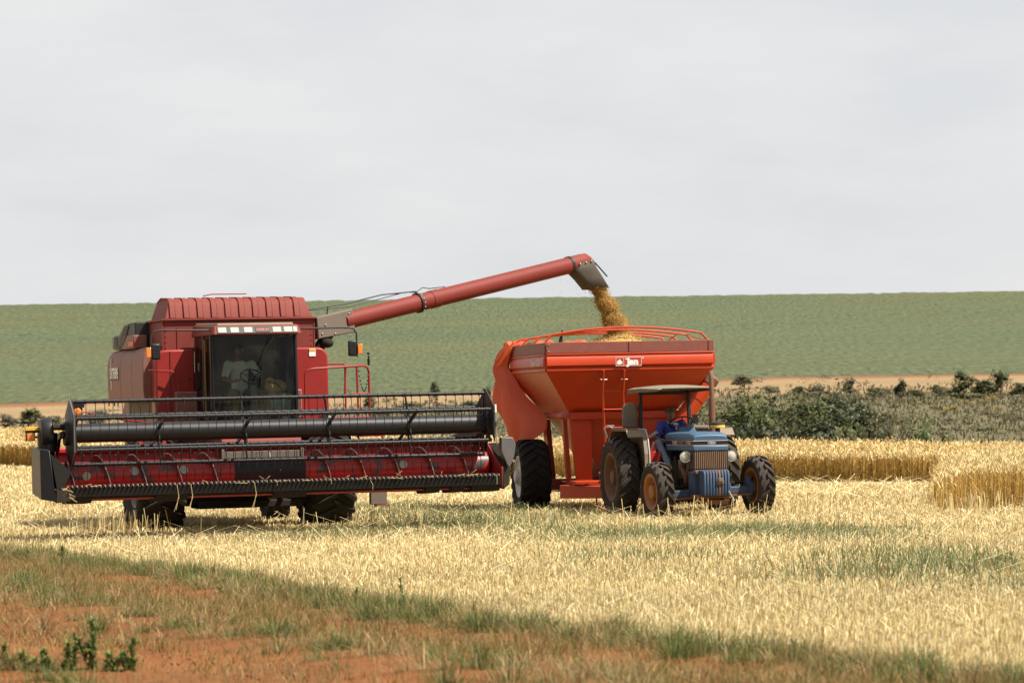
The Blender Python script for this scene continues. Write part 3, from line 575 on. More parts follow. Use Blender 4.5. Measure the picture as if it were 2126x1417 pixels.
# low scrub that covers the slope as one mass
parts = []
n = 1900; px, Y = U(n, -450, 2600), U(n, 235, 392); X = (px - IW / 2) / FPX * Y; k = Y > field_edge(X) + 55
yel = (px > 1890) & (px < 2100) & (Y > 305) & (Y < 335) & (rng.random(n) < .55)
for i in np.where(k & ~((Y > 345) & (rng.random(n) < .85)))[0]:
    z = float(elev(X[i], Y[i])); r_ = rng.uniform(.4, 1.15); base = [GY, GY, OL, (.13, .11, .06), (.095, .094, .042)][rng.integers(5)]
    if yel[i]: base = (.22, .16, .012); r_ = .6
    parts.append(leaf_cloud(np.array([X[i], Y[i], z + r_ * .35]), np.array([r_ * 1.5, r_, r_ * .6]), 70, .17, base))
# dry grass tussocks on the slope
n = 17000; px, Y = U(n, -450, 2600), U(n, 235, 372); X = (px - IW / 2) / FPX * Y; k = Y > field_edge(X) + 50; X, Y = X[k], Y[k]; n = len(X)
c1 = np.where((rng.random(n) < .6)[:, None], jit(n, (.17, .135, .078), .15), jit(n, (.13, .115, .06), .15)); parts.append(blades(np.stack([X, Y, elev(X, Y)], -1), U(n, .15, .45), U(n, .06, .16), U(n, -.8, .8), U(n, 0, .5), U(n, 0, 6.28), c1 * .8, c1))
V, F, C = join(parts); tag(np_mesh('scrub', V, F, M['leaf'], C), 'grey brown low scrub covering the slope below the green hill', 'scrub', kind='stuff')
# ------------------------------------------------------------------ wheels
def tyre_mesh(Rr, w, rim, nl, lug=.042, n=48):
    b = MB(); c = Rr - lug
    prof = [(-.40 * w, rim), (-.47 * w, rim + (c - rim) * .25), (-.50 * w, rim + (c - rim) * .55), (-.475 * w, rim + (c - rim) * .82), (-.42 * w, c - .015), (-.2 * w, c), (.2 * w, c), (.42 * w, c - .015), (.475 * w, rim + (c - rim) * .82), (.50 * w, rim + (c - rim) * .55), (.47 * w, rim + (c - rim) * .25), (.40 * w, rim), (0, rim - .01)]
    b.lathe(prof, 'x', n, closed=True)
    pitch = 2 * math.pi / nl
    def surf(x, rr): return rr if abs(x) < .3 * w else rr - (abs(x) - .3 * w) * .28
    for k in range(nl):
        for sgn in (-1, 1):
            t0 = pitch * (k + (.5 if sgn > 0 else 0)); rings = []
            for s_ in np.linspace(0, 1, 5):
                x = sgn * (-.03 * w + s_ * .53 * w); th = t0 + s_ * s_ * .25 * pitch + s_ * .75 * pitch; hw = (.030 + .016 * s_) / Rr; top = surf(x, Rr) if s_ < .99 else c - .03; bot = surf(x, c) - .02 if s_ < .99 else c - .10
                rings.append([(x, bot * math.cos(th - hw * 1.35), bot * math.sin(th - hw * 1.35)), (x, top * math.cos(th - hw), top * math.sin(th - hw)), (x, top * math.cos(th + hw), top * math.sin(th + hw)), (x, bot * math.cos(th + hw * 1.35), bot * math.sin(th + hw * 1.35))])
            b.loft(rings)
    return b.mesh('tyre', 30)
def wheel(name, parent, loc, Rr, w, rim, nl, tyre_m, rim_m, side, rot=(0, 0, 0), dish=.35, bolts=8, spokes=0):
    """side: -1 outer face towards -x, +1 towards +x"""
    o = bpy.data.objects.new(name, tyre_mesh(Rr, w, rim, nl)); link(o, parent); o.data.materials.append(tyre_m); o.location = loc; o.rotation_euler = rot
    b = MB(); s = side; d = w * dish
    b.lathe([(s * .40 * w, rim + .012), (s * .43 * w, rim + .012), (s * .43 * w, rim - .02), (s * .36 * w, rim - .05), (s * (.5 * w - d), rim - .09), (s * (.5 * w - d) , rim * .52), (s * (.5 * w - d + .05), rim * .42), (s * (.5 * w - d + .05), .05), (s * (.5 * w - d + .05), .0)], 'x', 40)
    b.lathe([(-s * .40 * w, rim + .012), (-s * .43 * w, rim + .012), (-s * .43 * w, rim - .02), (-s * .30 * w, rim - .06), (s * (.5 * w - d - .02), rim - .09)], 'x', 40); b.build('rim', rim_m, o)
    h = MB(); xo = s * (.5 * w - d + .05); h.lathe([(xo, .13), (xo + s * .07, .12), (xo + s * .085, .08), (xo + s * .085, 0)], 'x', 20)
    for k in range(bolts):
        a = k * 2 * math.pi / bolts; h.lathe([(xo - .005 * s, .018), (xo + s * .03, .018), (xo + s * .03, 0)], 'x', 6, c=(0, math.cos(a) * rim * .34, math.sin(a) * rim * .34))
    for k in range(spokes):
        a = k * 2 * math.pi / spokes; h.box((s * (.5 * w - d + .012), math.cos(a) * rim * .72, math.sin(a) * rim * .72), (.05, rim * .34, .10), (a, 0, 0))
    h.build('hub', rim_m, o); return o

def bolts_row(b, pts, r=.014, ax='y', d=-1):
    for p in pts:
        prof = [(0, r), (d * .012, r * .9), (d * .012, 0)]; b.lathe(prof, ax, 8, c=p)

# ------------------------------------------------------------------ combine harvester
CB = thing('combine_harvester', 'dusty red combine harvester with raised header and outstretched unloading auger', 'harvester', (-4.73, 60.0, CZ - 2.07), (0, R(-1.3), R(16)))
wheel('front_wheel', CB, (-1.62, 0, .90), .91, .86, .42, 20, M['rubber'], M['slate'], -1)
wheel('front_wheel', CB, (1.46, 0, .90), .91, .80, .42, 20, M['rubber'], M['slate'], 1)
wheel('rear_wheel', CB, (-1.3, 3.6, .62), .63, .42, .32, 18, M['rubber'], M['slate'], -1)
wheel('rear_wheel', CB, (1.3, 3.6, .62), .63, .42, .32, 18, M['rubber'], M['slate'], 1)
b = MB(); b.tube([(-1.3, 0, .9), (1.2, 0, .9)], .16, 12); b.bb(-.55, .55, -.25, .3, .62, 1.15); b.bb(-1.0, -.75, -.2, .2, .6, 1.2); b.bb(.75, 1.0, -.2, .2, .6, 1.2); b.tube([(-1.2, 3.6, .62), (1.2, 3.6, .62)], .08, 10); b.bb(-.3, .3, 3.3, 3.9, .6, 1.1); b.build('axle', M['underbody'], CB, .02)
b = MB(); b.bb(-1.15, 1.15, .35, 5.2, 1.02, 2.5); b.prism([(.4, 1.02), (3.0, .62), (4.4, .62), (5.0, 1.02)], 'x', -.8, .8); b.build('separator_body', M['crimson_dusty'], CB, .02)
b = MB(); b.prism([(5.2, 1.5), (6.3, 1.35), (6.4, 2.2), (5.6, 2.9), (5.2, 2.9)], 'x', -1.1, 1.1); b.build('rear_hood', M['crimson_dusty'], CB, .04)
b = MB(); b.bb(-1.1, 1.1, -.35, .4, .48, 1.05); b.bb(-.95, .95, -.5, .2, .43, .56); b.build('belly_pan', M['underbody'], CB, .02)
# lower flank shields
for s in (-1, 1):
    b = MB(); b.bb(*sorted((s * 1.28, s * 1.2)), 1.15, 4.6, 1.2, 2.34); b.build('lower_shield', M['dusty_plate'], CB, .01)
    b = MB(); b.bb(*sorted((s * 1.31, s * 1.285)), 1.9, 2.5, 1.45, 2.15); b.build('access_cover', M['crimson_dusty'], CB, .01)
# big side panels with a rolled top edge
def side_prof(s): return [(s * 1.60, 2.36), (s * 1.62, 2.55), (s * 1.62, 3.05), (s * 1.58, 3.2), (s * 1.50, 3.29), (s * 1.36, 3.33), (s * 1.2, 3.34), (s * 1.2, 2.36)]
for s in (-1, 1):
    for y0, y1 in ((1.0, 2.2), (2.208, 3.45), (3.47, 4.95)):
        b = MB(); b.prism(side_prof(s), 'y', y0, y1); b.build('side_panel', M['crimson_dusty'], CB, .015)
b = MB()
for y_ in (3.7, 4.1, 4.75): b.tube([(-1.6, y_, 2.40), (-1.63, y_, 2.33), (-1.63, y_ + .05, 2.27)], .012, 6)
b.build('panel_latch', M['black'], CB)
# EXTREME lettering with its four pointed star on the rear panel
def star(b, cx, y, z, w_, h, x):
    b.prism([(y - .10, z), (y - .055, z + .10), (y - .04, z + h), (y + .04, z + h), (y + .055, z + .10), (y + .10, z), (y + .055, z - .10), (y + .04, z - h), (y - .04, z - h), (y - .055, z - .10)], 'x', x, x - .004)
b = MB(); star(b, 0, 4.5, 2.87, .1, .30, -1.622); st = b.build('star_emblem', M['pale'], CB, smooth=0)
b = MB(); b.prism([(4.62, 2.75), (4.62, 2.985), (3.62, 2.985), (3.62, 2.75)], 'x', -1.626, -1.630); b.build('lettering_ground', M['dusty_plate'], st, smooth=0)
text_obj('lettering', 'EXTREME', .27, M['white'], st, (-1.633, 4.12, 2.87), (R(90), 0, R(-90)), sx=.82, bold=.008)
# engine air intake housing behind the tank
b = MB(); b.prism([(2.45, 3.30), (2.45, 3.80), (3.3, 3.80), (3.7, 3.76), (4.05, 3.66), (4.3, 3.60), (4.9, 3.60), (4.98, 3.33)], 'x', -1.50, .9); ih = b.build('intake_housing', M['charcoal'], CB, .03)
for i in range(11):
    t = i / 10; z_ = 3.36 + t * .36; y1 = 4.28 - max(0, t - .45) * 1.1; y0 = 3.05 + (1 - t) * .85 * .7
    b = MB(); b.tube([(-1.515, y0, z_ + .02), (-1.53, (y0 + y1) / 2, z_ + .035), (-1.515, y1, z_)], .013, 6); b.build('slat', M['black'], ih)
for i in range(5):
    b = MB(); b.bb(-1.53, -1.5, 4.34, 4.92, 3.36 + i * .045, 3.38 + i * .045); b.build('slat', M['black'], ih)
b = MB(); b.prism([(2.3, 3.32), (2.3, 3.56), (3.05, 3.56), (3.6, 3.32)], 'x', -1.56, -1.3); b.build('engine_side_cover', M['crimson_dusty'], CB, .02)
b = MB(); b.bb(-1.575, -1.562, 2.30, 2.78, 3.36, 3.44); b.build('red_reflector', M['reflector'], CB)
# shoulder panels on both sides of the cab
def shoulder(xi, xo, name):
    s = 1 if xo > xi else -1; pts = [(xi, 1.75), (xi, 3.255)]
    for k in range(7): a = R(90 - 15 * k); pts.append((xo - s * .19 + s * .19 * math.cos(a), 3.06 + .19 * math.sin(a)))
    pts.append((xo, 1.85)); pts.append((xo - s * .06, 1.75)); b = MB(); b.prism(pts, 'y', .52, .995); return b.build(name, M['crimson'], CB, .035, seg=3)
sp = shoulder(-.765, -1.47, 'shoulder_panel'); b = MB(); b.bb(-1.215, -1.205, .512, .519, 1.8, 3.22); b.build('seam', M['black'], sp)
b = MB(); b.lathe([(.515, .022), (.505, .022), (.505, 0)], 'y', 10, c=(-.86, 0, 2.72)); b.build('lock', M['black'], sp)
b = MB(); b.bb(-1.10, -.9, .505, .515, 1.72 + .22, 1.72 + .40); b.build('decal', M['white'], sp)
sp = shoulder(.775, 1.68, 'shoulder_panel'); b = MB(); b.bb(1.33, 1.45, .508, .517, 3.09, 3.23); b.build('warning_decal', M['white'], sp)
b = MB(); b.bb(1.335, 1.445, .502, .507, 3.185, 3.225); b.build('decal_stripe', M['yellow'], sp)
b = MB(); b.bb(1.60, 1.69, .35, .51, 1.72, 2.0); b.build('decal', M['white'], sp)
b = MB(); b.bb(.80, 1.66, .35, .9, 1.5, 1.74); b.build('lower_frame', M['crimson'], CB, .02)
b = MB(); b.bb(-1.45, -.8, .35, .9, 1.5, 1.74); b.build('lower_frame', M['crimson_dusty'], CB, .02)
# grain tank
b = MB(); b.bb(-1.24, 1.52, .93, 2.42, 3.24, 3.775); tk = b.build('grain_tank', M['faded'], CB, .012)
b = MB(); b.bb(-1.29, 1.57, .88, 2.47, 3.775, 3.815); b.build('tank_lip', M['faded'], tk, .008)
b = MB()
for z_ in (3.30, 3.40, 3.50, 3.60, 3.70): bolts_row(b, [(-1.20, .93, z_), (1.47, .93, z_)], .012)
b.build('tank_bolts', M['faded'], tk)
for xx in (-1.255, 1.525): b = MB(); b.bb(xx - .012, xx + .012, .92, .99, 3.25, 3.77); b.build('corner_strip', M['faded'], tk)
b = MB(); b.bb(-1.0, .2, .915, .93, 3.26, 3.66); b.build('front_plate', M['faded'], tk)
prof = [(.94, 3.815), (1.02, 4.05), (1.06, 4.105), (1.13, 4.14), (1.24, 4.165), (1.9, 4.19), (2.28, 4.12), (2.40, 3.815)]
b = MB(); sl = lambda z_: (z_ - 3.815) * .30; rings = []
for xx0, xx1 in ((-1.21, 1.49),):
    L = [(xx0 + sl(z_), y_, z_) for y_, z_ in prof]; Rr_ = [(xx1 - sl(z_), y_, z_) for y_, z_ in prof]; b.loft([L, Rr_])
ext = b.build('tank_extension', M['faded'], tk, .01)
np_ = 10; x0, x1 = -1.13, 1.41; pw = (x1 - x0) / np_
for i in range(np_):
    a, c_ = x0 + i * pw + .012, x0 + (i + 1) * pw - .012; b = MB(); mid = a + (c_ - a) * .42
    for (p, q, d) in ((a, mid, .030), (mid + .002, c_, .014)):
        out = [(y_ - d * .95, z_ + d * .3) if k < 3 else (y_, z_ + d) for k, (y_, z_) in enumerate(prof[:7])]; b.loft([[(xx, y_, z_) for y_, z_ in out] + [(xx, y_, z_ - .004) for y_, z_ in reversed(prof[:7])] for xx in (p, q)])
    b.build('cover_panel', M['faded'], ext, .006)
b = MB(); b.tube([(-.45, 1.25, 4.225), (-.3, 1.25, 4.255), (.35, 1.25, 4.255)], .012, 6); b.build('tank_rod', M['crimson'], tk)
# cab shell
b = MB(); b.bb(-.76, .76, -1.12, .5, 1.86, 1.93); b.bb(-.76, .76, .42, .5, 1.93, 3.46); b.bb(-.30, .30, -1.06, -.99, 1.93, 2.0); cabf = b.build('cab_shell', M['interior'], CB, .01)
for xx, yy, top in ((-.745, -1.02, -.98), (.745, -1.02, -.98), (-.745, .44, .44), (.745, .44, .44), (-.755, -.35, -.35), (.755, -.35, -.35)):
    b = MB(); b.hexa([(xx - .03, yy - .04, 1.9), (xx + .03, yy - .04, 1.9), (xx + .03, yy + .04, 1.9), (xx - .03, yy + .04, 1.9), (xx - .03, top - .04, 3.47), (xx + .03, top - .04, 3.47), (xx + .03, top + .04, 3.47), (xx - .03, top + .04, 3.47)]); b.build('cab_post', M['black'], CB, .01)
b = MB(); pts = [(-.735 + 1.47 * t, -1.07 - .20 * math.sin(math.pi * t)) for t in np.linspace(0, 1, 13)]
b.add([(px_, py_, 1.90) for px_, py_ in pts] + [(px_ * .99, py_ + .03, 3.47) for px_, py_ in pts], [(i, i + 1, 14 + i, 13 + i) for i in range(12)]); b.build('windshield', M['glass'], CB)
b = MB(); b.tube([(px_ * 1.02, py_ - .01, 1.885) for px_, py_ in pts], .035, 8); b.build('windshield_sill', M['crimson'], CB)
for xx in (-.735, .735): b = MB(); b.tube([(xx, -1.085, 1.90), (xx, -1.06, 3.47)], .012, 6); b.build('glass_seal', M['black'], CB)
b = MB(); b.bb(-.768, -.764, -.98, .40, 1.93, 3.46); dr = b.build('cab_door', M['glass'], CB, smooth=0)
b = MB(); b.bb(-.80, -.765, .05, .12, 2.55, 2.72); b.build('handle', M['black'], dr); b = MB(); b.bb(-.785, -.771, .0, .12, 2.86, 3.0); b.build('sticker', M['slate'], dr)
b = MB(); b.tube([(-.79, -.62, 2.0), (-.80, -.62, 3.4)], .016, 8); b.build('grab_bar', M['khaki'], dr)
b = MB(); b.bb(.764, .768, -.98, .40, 1.93, 3.46); b.build('side_window', M['glass'], CB, smooth=0)
b = MB(); b.tube([(.30, -1.31, 3.42), (.12, -1.315, 3.15), (.05, -1.31, 2.55)], .012, 6); b.tube([(.12, -1.315, 3.15), (-.06, -1.32, 2.65)], .010, 6); b.build('wiper', M['black'], CB)
# roof with its row of work lamps
b = MB(); b.hexa([(-.78, -1.34, 3.465), (.80, -1.34, 3.465), (.80, .75, 3.465), (-.78, .75, 3.465), (-.74, -1.22, 3.635), (.76, -1.22, 3.635), (.76, .75, 3.68), (-.74, .75, 3.68)]); rf = b.build('cab_roof', M['faded'], CB, .03, seg=3)
b = MB(); b.hexa([(-.66, -1.14, 3.632), (.70, -1.14, 3.632), (.74, .7, 3.675), (-.70, .7, 3.675), (-.66, -1.05, 3.675), (.70, -1.05, 3.675), (.74, .7, 3.715), (-.70, .7, 3.715)]); b.build('roof_cap', M['canopy'], rf, .02)
b = MB(); ff = lambda z_: -1.34 + (z_ - 3.465) * .706; b.hexa([(-.70, ff(3.49) - .012, 3.49), (.73, ff(3.49) - .012, 3.49), (.73, ff(3.49) + .03, 3.49), (-.70, ff(3.49) + .03, 3.49), (-.70, ff(3.61) - .012, 3.61), (.73, ff(3.61) - .012, 3.61), (.73, ff(3.61) + .03, 3.61), (-.70, ff(3.61) + .03, 3.61)]); b.build('lamp_strip', M['black'], rf, .004)
def roof_lamp(xc, w_, mt, nm):
    b = MB(); z0, z1 = 3.503, 3.597; b.hexa([(xc - w_ / 2, ff(z0) - .02, z0), (xc + w_ / 2, ff(z0) - .02, z0), (xc + w_ / 2, ff(z0), z0), (xc - w_ / 2, ff(z0), z0), (xc - w_ / 2, ff(z1) - .02, z1), (xc + w_ / 2, ff(z1) - .02, z1), (xc + w_ / 2, ff(z1), z1), (xc - w_ / 2, ff(z1), z1)]); return b.build(nm, mt, rf, .006)
for xc in (-.61, -.39, -.15, .36, .56, .685): roof_lamp(xc, .15 if xc < .6 else .075, M['lamp'] if abs(xc) > .2 or True else 0, 'work_lamp')
roof_lamp(.105, .25, M['charcoal'], 'name_plate'); text_obj('plate_lettering', 'CASE IH', .062, M['redtext'], rf, (.105, ff(3.55) - .0235, 3.55), (R(90 - 35), 0, 0), bold=.002)
# mirrors on bent arms with amber side lamps
def mirror(s, xa, xb, ya):
    b = MB(); b.tube([(xa, ya, 3.55), (xa + s * .12, ya - .02, 3.56), (xb - s * .16, ya - .02, 3.57), (xb - s * .05, ya - .02, 3.545), (xb, ya - .02, 3.46), (xb, ya - .02, 3.05)], .017, 8); a = b.build('mirror_arm', M['charcoal'], CB)
    b = MB(); b.bb(*sorted((xb - s * .16, xb - s * .0)), ya - .05, ya + .01, 3.06, 3.34); b.build('mirror_head', M['black'], a, .03, seg=3)
    b = MB(); b.bb(*sorted((xb + s * .01, xb + s * .09)), ya - .07, ya - .01, 3.10, 3.27); b.build('amber_lamp', M['amber'], a, .008)
    b = MB(); b.bb(*sorted((xb - s * .145, xb - s * .015)), ya + .012, ya + .016, 3.08, 3.32); b.build('mirror_glass', M['mirror'], a)
mirror(-1, -.72, -1.80, -.92); mirror(1, .74, 1.87, -.92)
# cab interior
b = MB(); b.bb(-.30, .22, -.12, .40, 2.20, 2.36); b.bb(-.30, .22, .28, .41, 2.36, 3.02); b.bb(-.16, .10, -.05, .35, 1.93, 2.2); b.build('driver_seat', M['seat'], CB, .05, seg=3)
b = MB(); b.hexa([(-.02, -.86, 1.93), (.12, -.86, 1.93), (.12, -.72, 1.93), (-.02, -.72, 1.93), (-.01, -.66, 2.66), (.11, -.66, 2.66), (.11, -.54, 2.66), (-.01, -.54, 2.66)]); sc = b.build('steering_column', M['slate'], CB, .02)
b = MB(); ctr = Vector((.05, -.55, 2.74)); nrm = Vector((0, -.62, .78)).normalized(); ax = Vector((1, 0, 0)); ay = nrm.cross(ax); b.tube([tuple(ctr + (ax * math.cos(t) + ay * math.sin(t)) * .20) for t in np.linspace(0, 2 * math.pi, 25)], .014, 6, caps=False)
for t in (.5, 2.6, 4.7): b.tube([tuple(ctr - nrm * .02), tuple(ctr + (ax * math.cos(t) + ay * math.sin(t)) * .2)], .01, 5)
b.sphere(tuple(ctr - nrm * .02), .05, 10, 6); b.build('steering_wheel', M['black'], sc)
b = MB(); b.bb(.28, .66, -.3, .4, 1.93, 2.42); b.bb(.3, .64, -.32, .1, 2.42, 2.5); b.build('control_console', M['interior'], CB, .03)
b = MB(); b.bb(-.6, .7, .36, .41, 2.3, 2.36); b.bb(.25, .7, .2, .40, 2.42, 2.95); b.build('cab_trim', M['interior'], CB, .02)
# handrails, platform and ladder
b = MB(); b.tube([(-1.55, .75, 2.90), (-1.50, .48, 2.89), (-1.44, .40, 2.88), (-1.22, .38, 2.87), (-1.14, .38, 2.83), (-1.10, .38, 2.72), (-1.06, .38, 1.75)], .015, 8); b.build('handrail', M['crimson'], CB)
b = MB()
b.tube([(1.08, -.2, 1.95), (1.09, -.2, 2.74), (1.13, -.2, 2.83), (1.25, -.2, 2.86), (2.26, .2, 2.90), (2.34, .22, 2.86), (2.36, .22, 2.78), (2.36, .22, 1.7)], .022, 8)
b.tube([(1.75, .9, 2.95), (2.05, .9, 2.95), (2.08, .9, 2.9), (2.08, .9, 2.0)], .018, 8); b.tube([(1.10, -.2, 2.36), (2.36, .22, 2.40)], .018, 8); b.tube([(1.9, .06, 2.88), (1.86, .05, 2.40)], .016, 6); b.tube([(2.12, .15, 2.90), (2.14, .15, 1.85)], .02, 8); b.tube([(1.1, -.2, 1.95), (2.36, .22, 1.98)], .018, 8)
b.build('platform_rail', M['crimson'], CB)
b = MB(); b.bb(.8, 2.3, -.15, .8, 1.70, 1.76); b.build('platform', M['crimson'], CB, .01)
b = MB(); b.tube([(2.36, .22, 2.90), (2.36, .22, 3.08)], .016, 8); b.sphere((2.36, .22, 3.12), .028, 8, 6); b.tube([(2.36, .22, 2.93), (2.36, .22, 3.02)], .026, 8); b.build('rail_beacon', M['black'], CB)
b = MB(); ch = [(2.15 + .2 * t, .16, 2.86 - 1.5 * t * (1 - t) * 1.1) for t in np.linspace(0, 1, 16)]
for i in range(15):
    m_ = (Vector(ch[i]) + Vector(ch[i + 1])) / 2; b.sphere(tuple(m_), (.014, .008, .02), 6, 4)
b.build('safety_chain', M['black'], CB)
b = MB()
for xx in (2.5, 2.95): b.tube([(xx - .35, .55, 1.75), (xx, .5, .95)], .02, 8)
for t in (.15, .45, .75, 1.0): b.bb(2.15 + .35 * t, 2.6 + .35 * t, .42, .62, 1.74 - .8 * t, 1.76 - .8 * t)
b.build('cab_ladder', M['crimson'], CB)
b = MB(); b.bb(2.16, 2.46, -.55, -.42, .42, 1.0); b.build('step_plate', M['dusty_plate'], CB, .01); b = MB(); b.bb(2.26, 2.5, -.58, -.38, .385, .418); b.build('step', M['crimson_dusty'], CB)
# feeder house between body and header
b = MB(); b.hexa([(-.62, -2.55, .85), (.62, -2.55, .85), (.62, .3, 1.15), (-.62, .3, 1.15), (-.62, -2.55, 1.45), (.62, -2.55, 1.45), (.62, .3, 1.84), (-.62, .3, 1.84)]); b.build('feeder_house', M['crimson_dusty'], CB, .02)
b = MB(); b.tube([(-.75, .1, 1.0), (-.72, -2.2, .85)], .05, 8); b.tube([(.75, .1, 1.0), (.72, -2.2, .85)], .05, 8); b.build('lift_cylinder', M['black'], CB)
# amber warning lamp on its folding arm
b = MB(); b.tube([(-1.5, .3, 1.95), (-2.3, -1.2, 2.02), (-2.9, -1.9, 2.12), (-3.1, -2.0, 2.18), (-3.22, -2.0, 2.19)], .016, 6); wa = b.build('warning_arm', M['crimson'], CB)
b = MB(); b.bb(-3.37, -3.15, -2.03, -1.99, 2.26, 2.34); b.bb(-3.36, -3.18, -2.0, -1.95, 2.11, 2.27); b.build('lamp_bracket', M['black'], wa); b = MB(); b.lathe([(-2.0, .07), (-2.05, .065), (-2.07, .04), (-2.07, 0)], 'y', 14, c=(-3.27, 0, 2.19)); b.build('amber_lamp', M['amber'], wa)

# ---- unloading auger swung out over the cart
A1, A2 = Vector((1.75, 1.10, 3.64)), Vector((7.52, 3.84, 4.86)); ad = (A2 - A1).normalized(); L_ = (A2 - A1).length
side = ad.cross(Vector((0, 0, 1))).normalized(); aup = side.cross(ad).normalized()
b = MB(); b.tube([tuple(A1 + ad * t) for t in np.linspace(.45, L_ - .28, 8)], .163, 24); ua = b.build('unloading_auger', M['tube_red'], CB)
b = MB(); b.tube([tuple(A1 + ad * (L_ - .30)), tuple(A1 + ad * (L_ - .02)), tuple(A1 + ad * (L_ + .12)), tuple(A1 + ad * (L_ + .20) - aup * .03), tuple(A1 + ad * (L_ + .23) - aup * .06)], [.168, .168, .160, .12, .05], 24); b.build('end_cap', M['faded'], ua)
for t, r_, w_ in ((2.28, .192, .025), (2.68, .172, .10), (L_ - .30, .178, .03)):
    b = MB(); b.tube([tuple(A1 + ad * (t - w_)), tuple(A1 + ad * (t + w_))], r_, 24); b.build('clamp_ring', M['charcoal'] if w_ < .05 else M['tube_red'], ua)
b = MB()
for k in range(14):
    a = k * 2 * math.pi / 14; p = A1 + ad * 2.31 + (side * math.cos(a) + aup * math.sin(a)) * .185; b.sphere(tuple(p), .016, 6, 4)
b.build('ring_bolts', M['steel'], ua)
def ring(c, rx, rz, d1, d2, sq=.6, n=16):
    out = []
    for k in range(n):
        a = 2 * math.pi * k / n; ca, sa = math.cos(a), math.sin(a); out.append(tuple(c + d1 * rx * math.copysign(abs(ca) ** sq, ca) + d2 * rz * math.copysign(abs(sa) ** sq, sa)))
    return out
hd = Vector((ad.x, ad.y, 0)).normalized(); dn = Vector((0, 0, -1)); c0 = A1 + ad * (L_ - .02)
b = MB(); b.loft([ring(c0 + aup * .01, .30, .178, ad, side), ring(c0 - aup * .15 + ad * .03, .315, .180, ad, side), ring(c0 + ad * .22 + dn * .33, .29, .175, (ad * .98 + dn * .0).normalized(), side), ring(c0 + ad * .42 + dn * .58, .285, .165, (hd + Vector((0, 0, .10))).normalized(), side)], caps=False)
bo = b.build('spout_boot', M['boot'], ua); so = bo.modifiers.new('solid', 'SOLIDIFY'); so.thickness = .012
b = MB()
for t in (-.16, .0, .15): p = c0 + ad * t + side * .185 + aup * .0; b.sphere(tuple(p), (.022, .022, .022), 8, 5)
for t in (-.16, .0, .15): p = c0 + ad * t - side * .185; b.sphere(tuple(p), .022, 8, 5)
b.build('boot_rivets', M['steel'], ua)
e0, e1 = c0 + ad * .30 + aup * .04, c0 + ad * .74 + dn * .40; b = MB(); b.tube([tuple(e0), tuple((e0 + e1) / 2 + ad * .01), tuple(e1)], .014, 6); b.build('boot_edge', M['black'], ua)
b = MB(); b.hexa([(1.60, .92, 3.40), (2.38, 1.25, 3.53), (2.30, 1.5, 3.53), (1.52, 1.3, 3.40), (1.58, .92, 3.80), (2.32, 1.22, 3.955), (2.24, 1.5, 3.955), (1.50, 1.3, 3.80)]); ec = b.build('elbow_cover', M['dusty_plate'], CB, .02)
b = MB(); nn = Vector((.39, -.92, 0))
for px_, pz_ in ((1.75, 3.66), (1.95, 3.50), (2.18, 3.62), (2.24, 3.87), (1.68, 3.50)): p = Vector((px_, .92 + (px_ - 1.6) * .423 - .006, pz_)); b.sphere(tuple(p), .018, 8, 5)
b.build('cover_bolts', M['steel'], ec)
b = MB(); b.sphere((1.78, 1.0, 3.33), (.12, .12, .09), 10, 6); b.tube([(1.6, 1.1, 3.2), (1.85, 1.15, 3.5)], .10, 10); b.build('auger_pivot', M['underbody'], CB)
tc = A1 + ad * 2.28 + aup * .22
b = MB(); b.tube([tuple(A1 + ad * 2.28 + aup * .18), tuple(tc)], .02, 6); b.tube([(1.45, 1.0, 3.95), (2.2, 1.35, 4.05), (3.0, 1.72, 4.22), tuple(tc)], .014, 6); b.tube([(1.45, 1.0, 3.93), (2.3, 1.40, 4.00), (2.9, 1.68, 4.13), (3.5, 1.95, 4.27), tuple(tc + Vector((0, 0, -.02))), tuple(A1 + ad * 2.45 + aup * .26), tuple(A1 + ad * 2.62 + aup * .21), tuple(A1 + ad * 3.0 + aup * .175)], .010, 6); b.tube([(1.85, 1.2, 4.0), (1.83, 1.2, 3.85)], .012, 5)
b.build('hydraulic_line', M['black'], ua)
M['barblack'] = paint('dark grimy bar', (.0075, .0065, .0055), .85, dust=.08, dustcol=(.035, .026, .018), spec=.15)
# ---- grain header: frame, trough, cutter bar, end dividers
HX0, HX1 = -3.80, 3.62
b = MB(); b.prism([(-2.70, .80), (-2.62, .80), (-2.50, 1.50), (-2.50, 1.60), (-2.71, 1.57), (-2.71, 1.52), (-2.62, 1.48)], 'x', HX0, HX1)
b.prism([(-2.72, .78), (-3.05, .74), (-3.5, .80), (-3.93, .93), (-3.93, .90), (-3.5, .765), (-3.0, .705), (-2.62, .74), (-2.62, .80)], 'x', HX0, HX1); hd_ = b.build('header', M['header_red'], CB)
b = MB()
for k in range(27):
    xx = HX0 + .25 + k * .27
    if not (-.95 < xx < .45): bolts_row(b, [(xx, -2.665 + .0, 1.46)], .016)
b.build('bolt_row', M['steel'], hd_)
b = MB(); b.tube([(HX0, -2.42, 1.52), (HX1, -2.42, 1.52)], .07, 8); b.tube([(HX0, -2.45, .84), (HX1, -2.45, .84)], .07, 8)
for xx in (-3.2, -2.2, 2.0, 3.0): b.bb(xx - .04, xx + .04, -2.5, -2.4, .84, 1.52)
b.build('back_beam', M['header_red'], hd_)
b = MB(); b.bb(-.90, .42, -2.74, -2.655, 1.02, 1.46); b.bb(-.95, -.90, -2.76, -2.655, .9, 1.5); b.bb(.42, .47, -2.76, -2.655, .9, 1.5); b.build('feeder_opening_plate', M['dusty_plate'], hd_, .008)
b = MB(); b.prism([(-2.62, 1.58), (-2.45, 1.58), (-2.3, 1.68), (-2.5, 1.69)], 'x', -.9, .48); b.build('top_cover', M['faded'], hd_, .01)
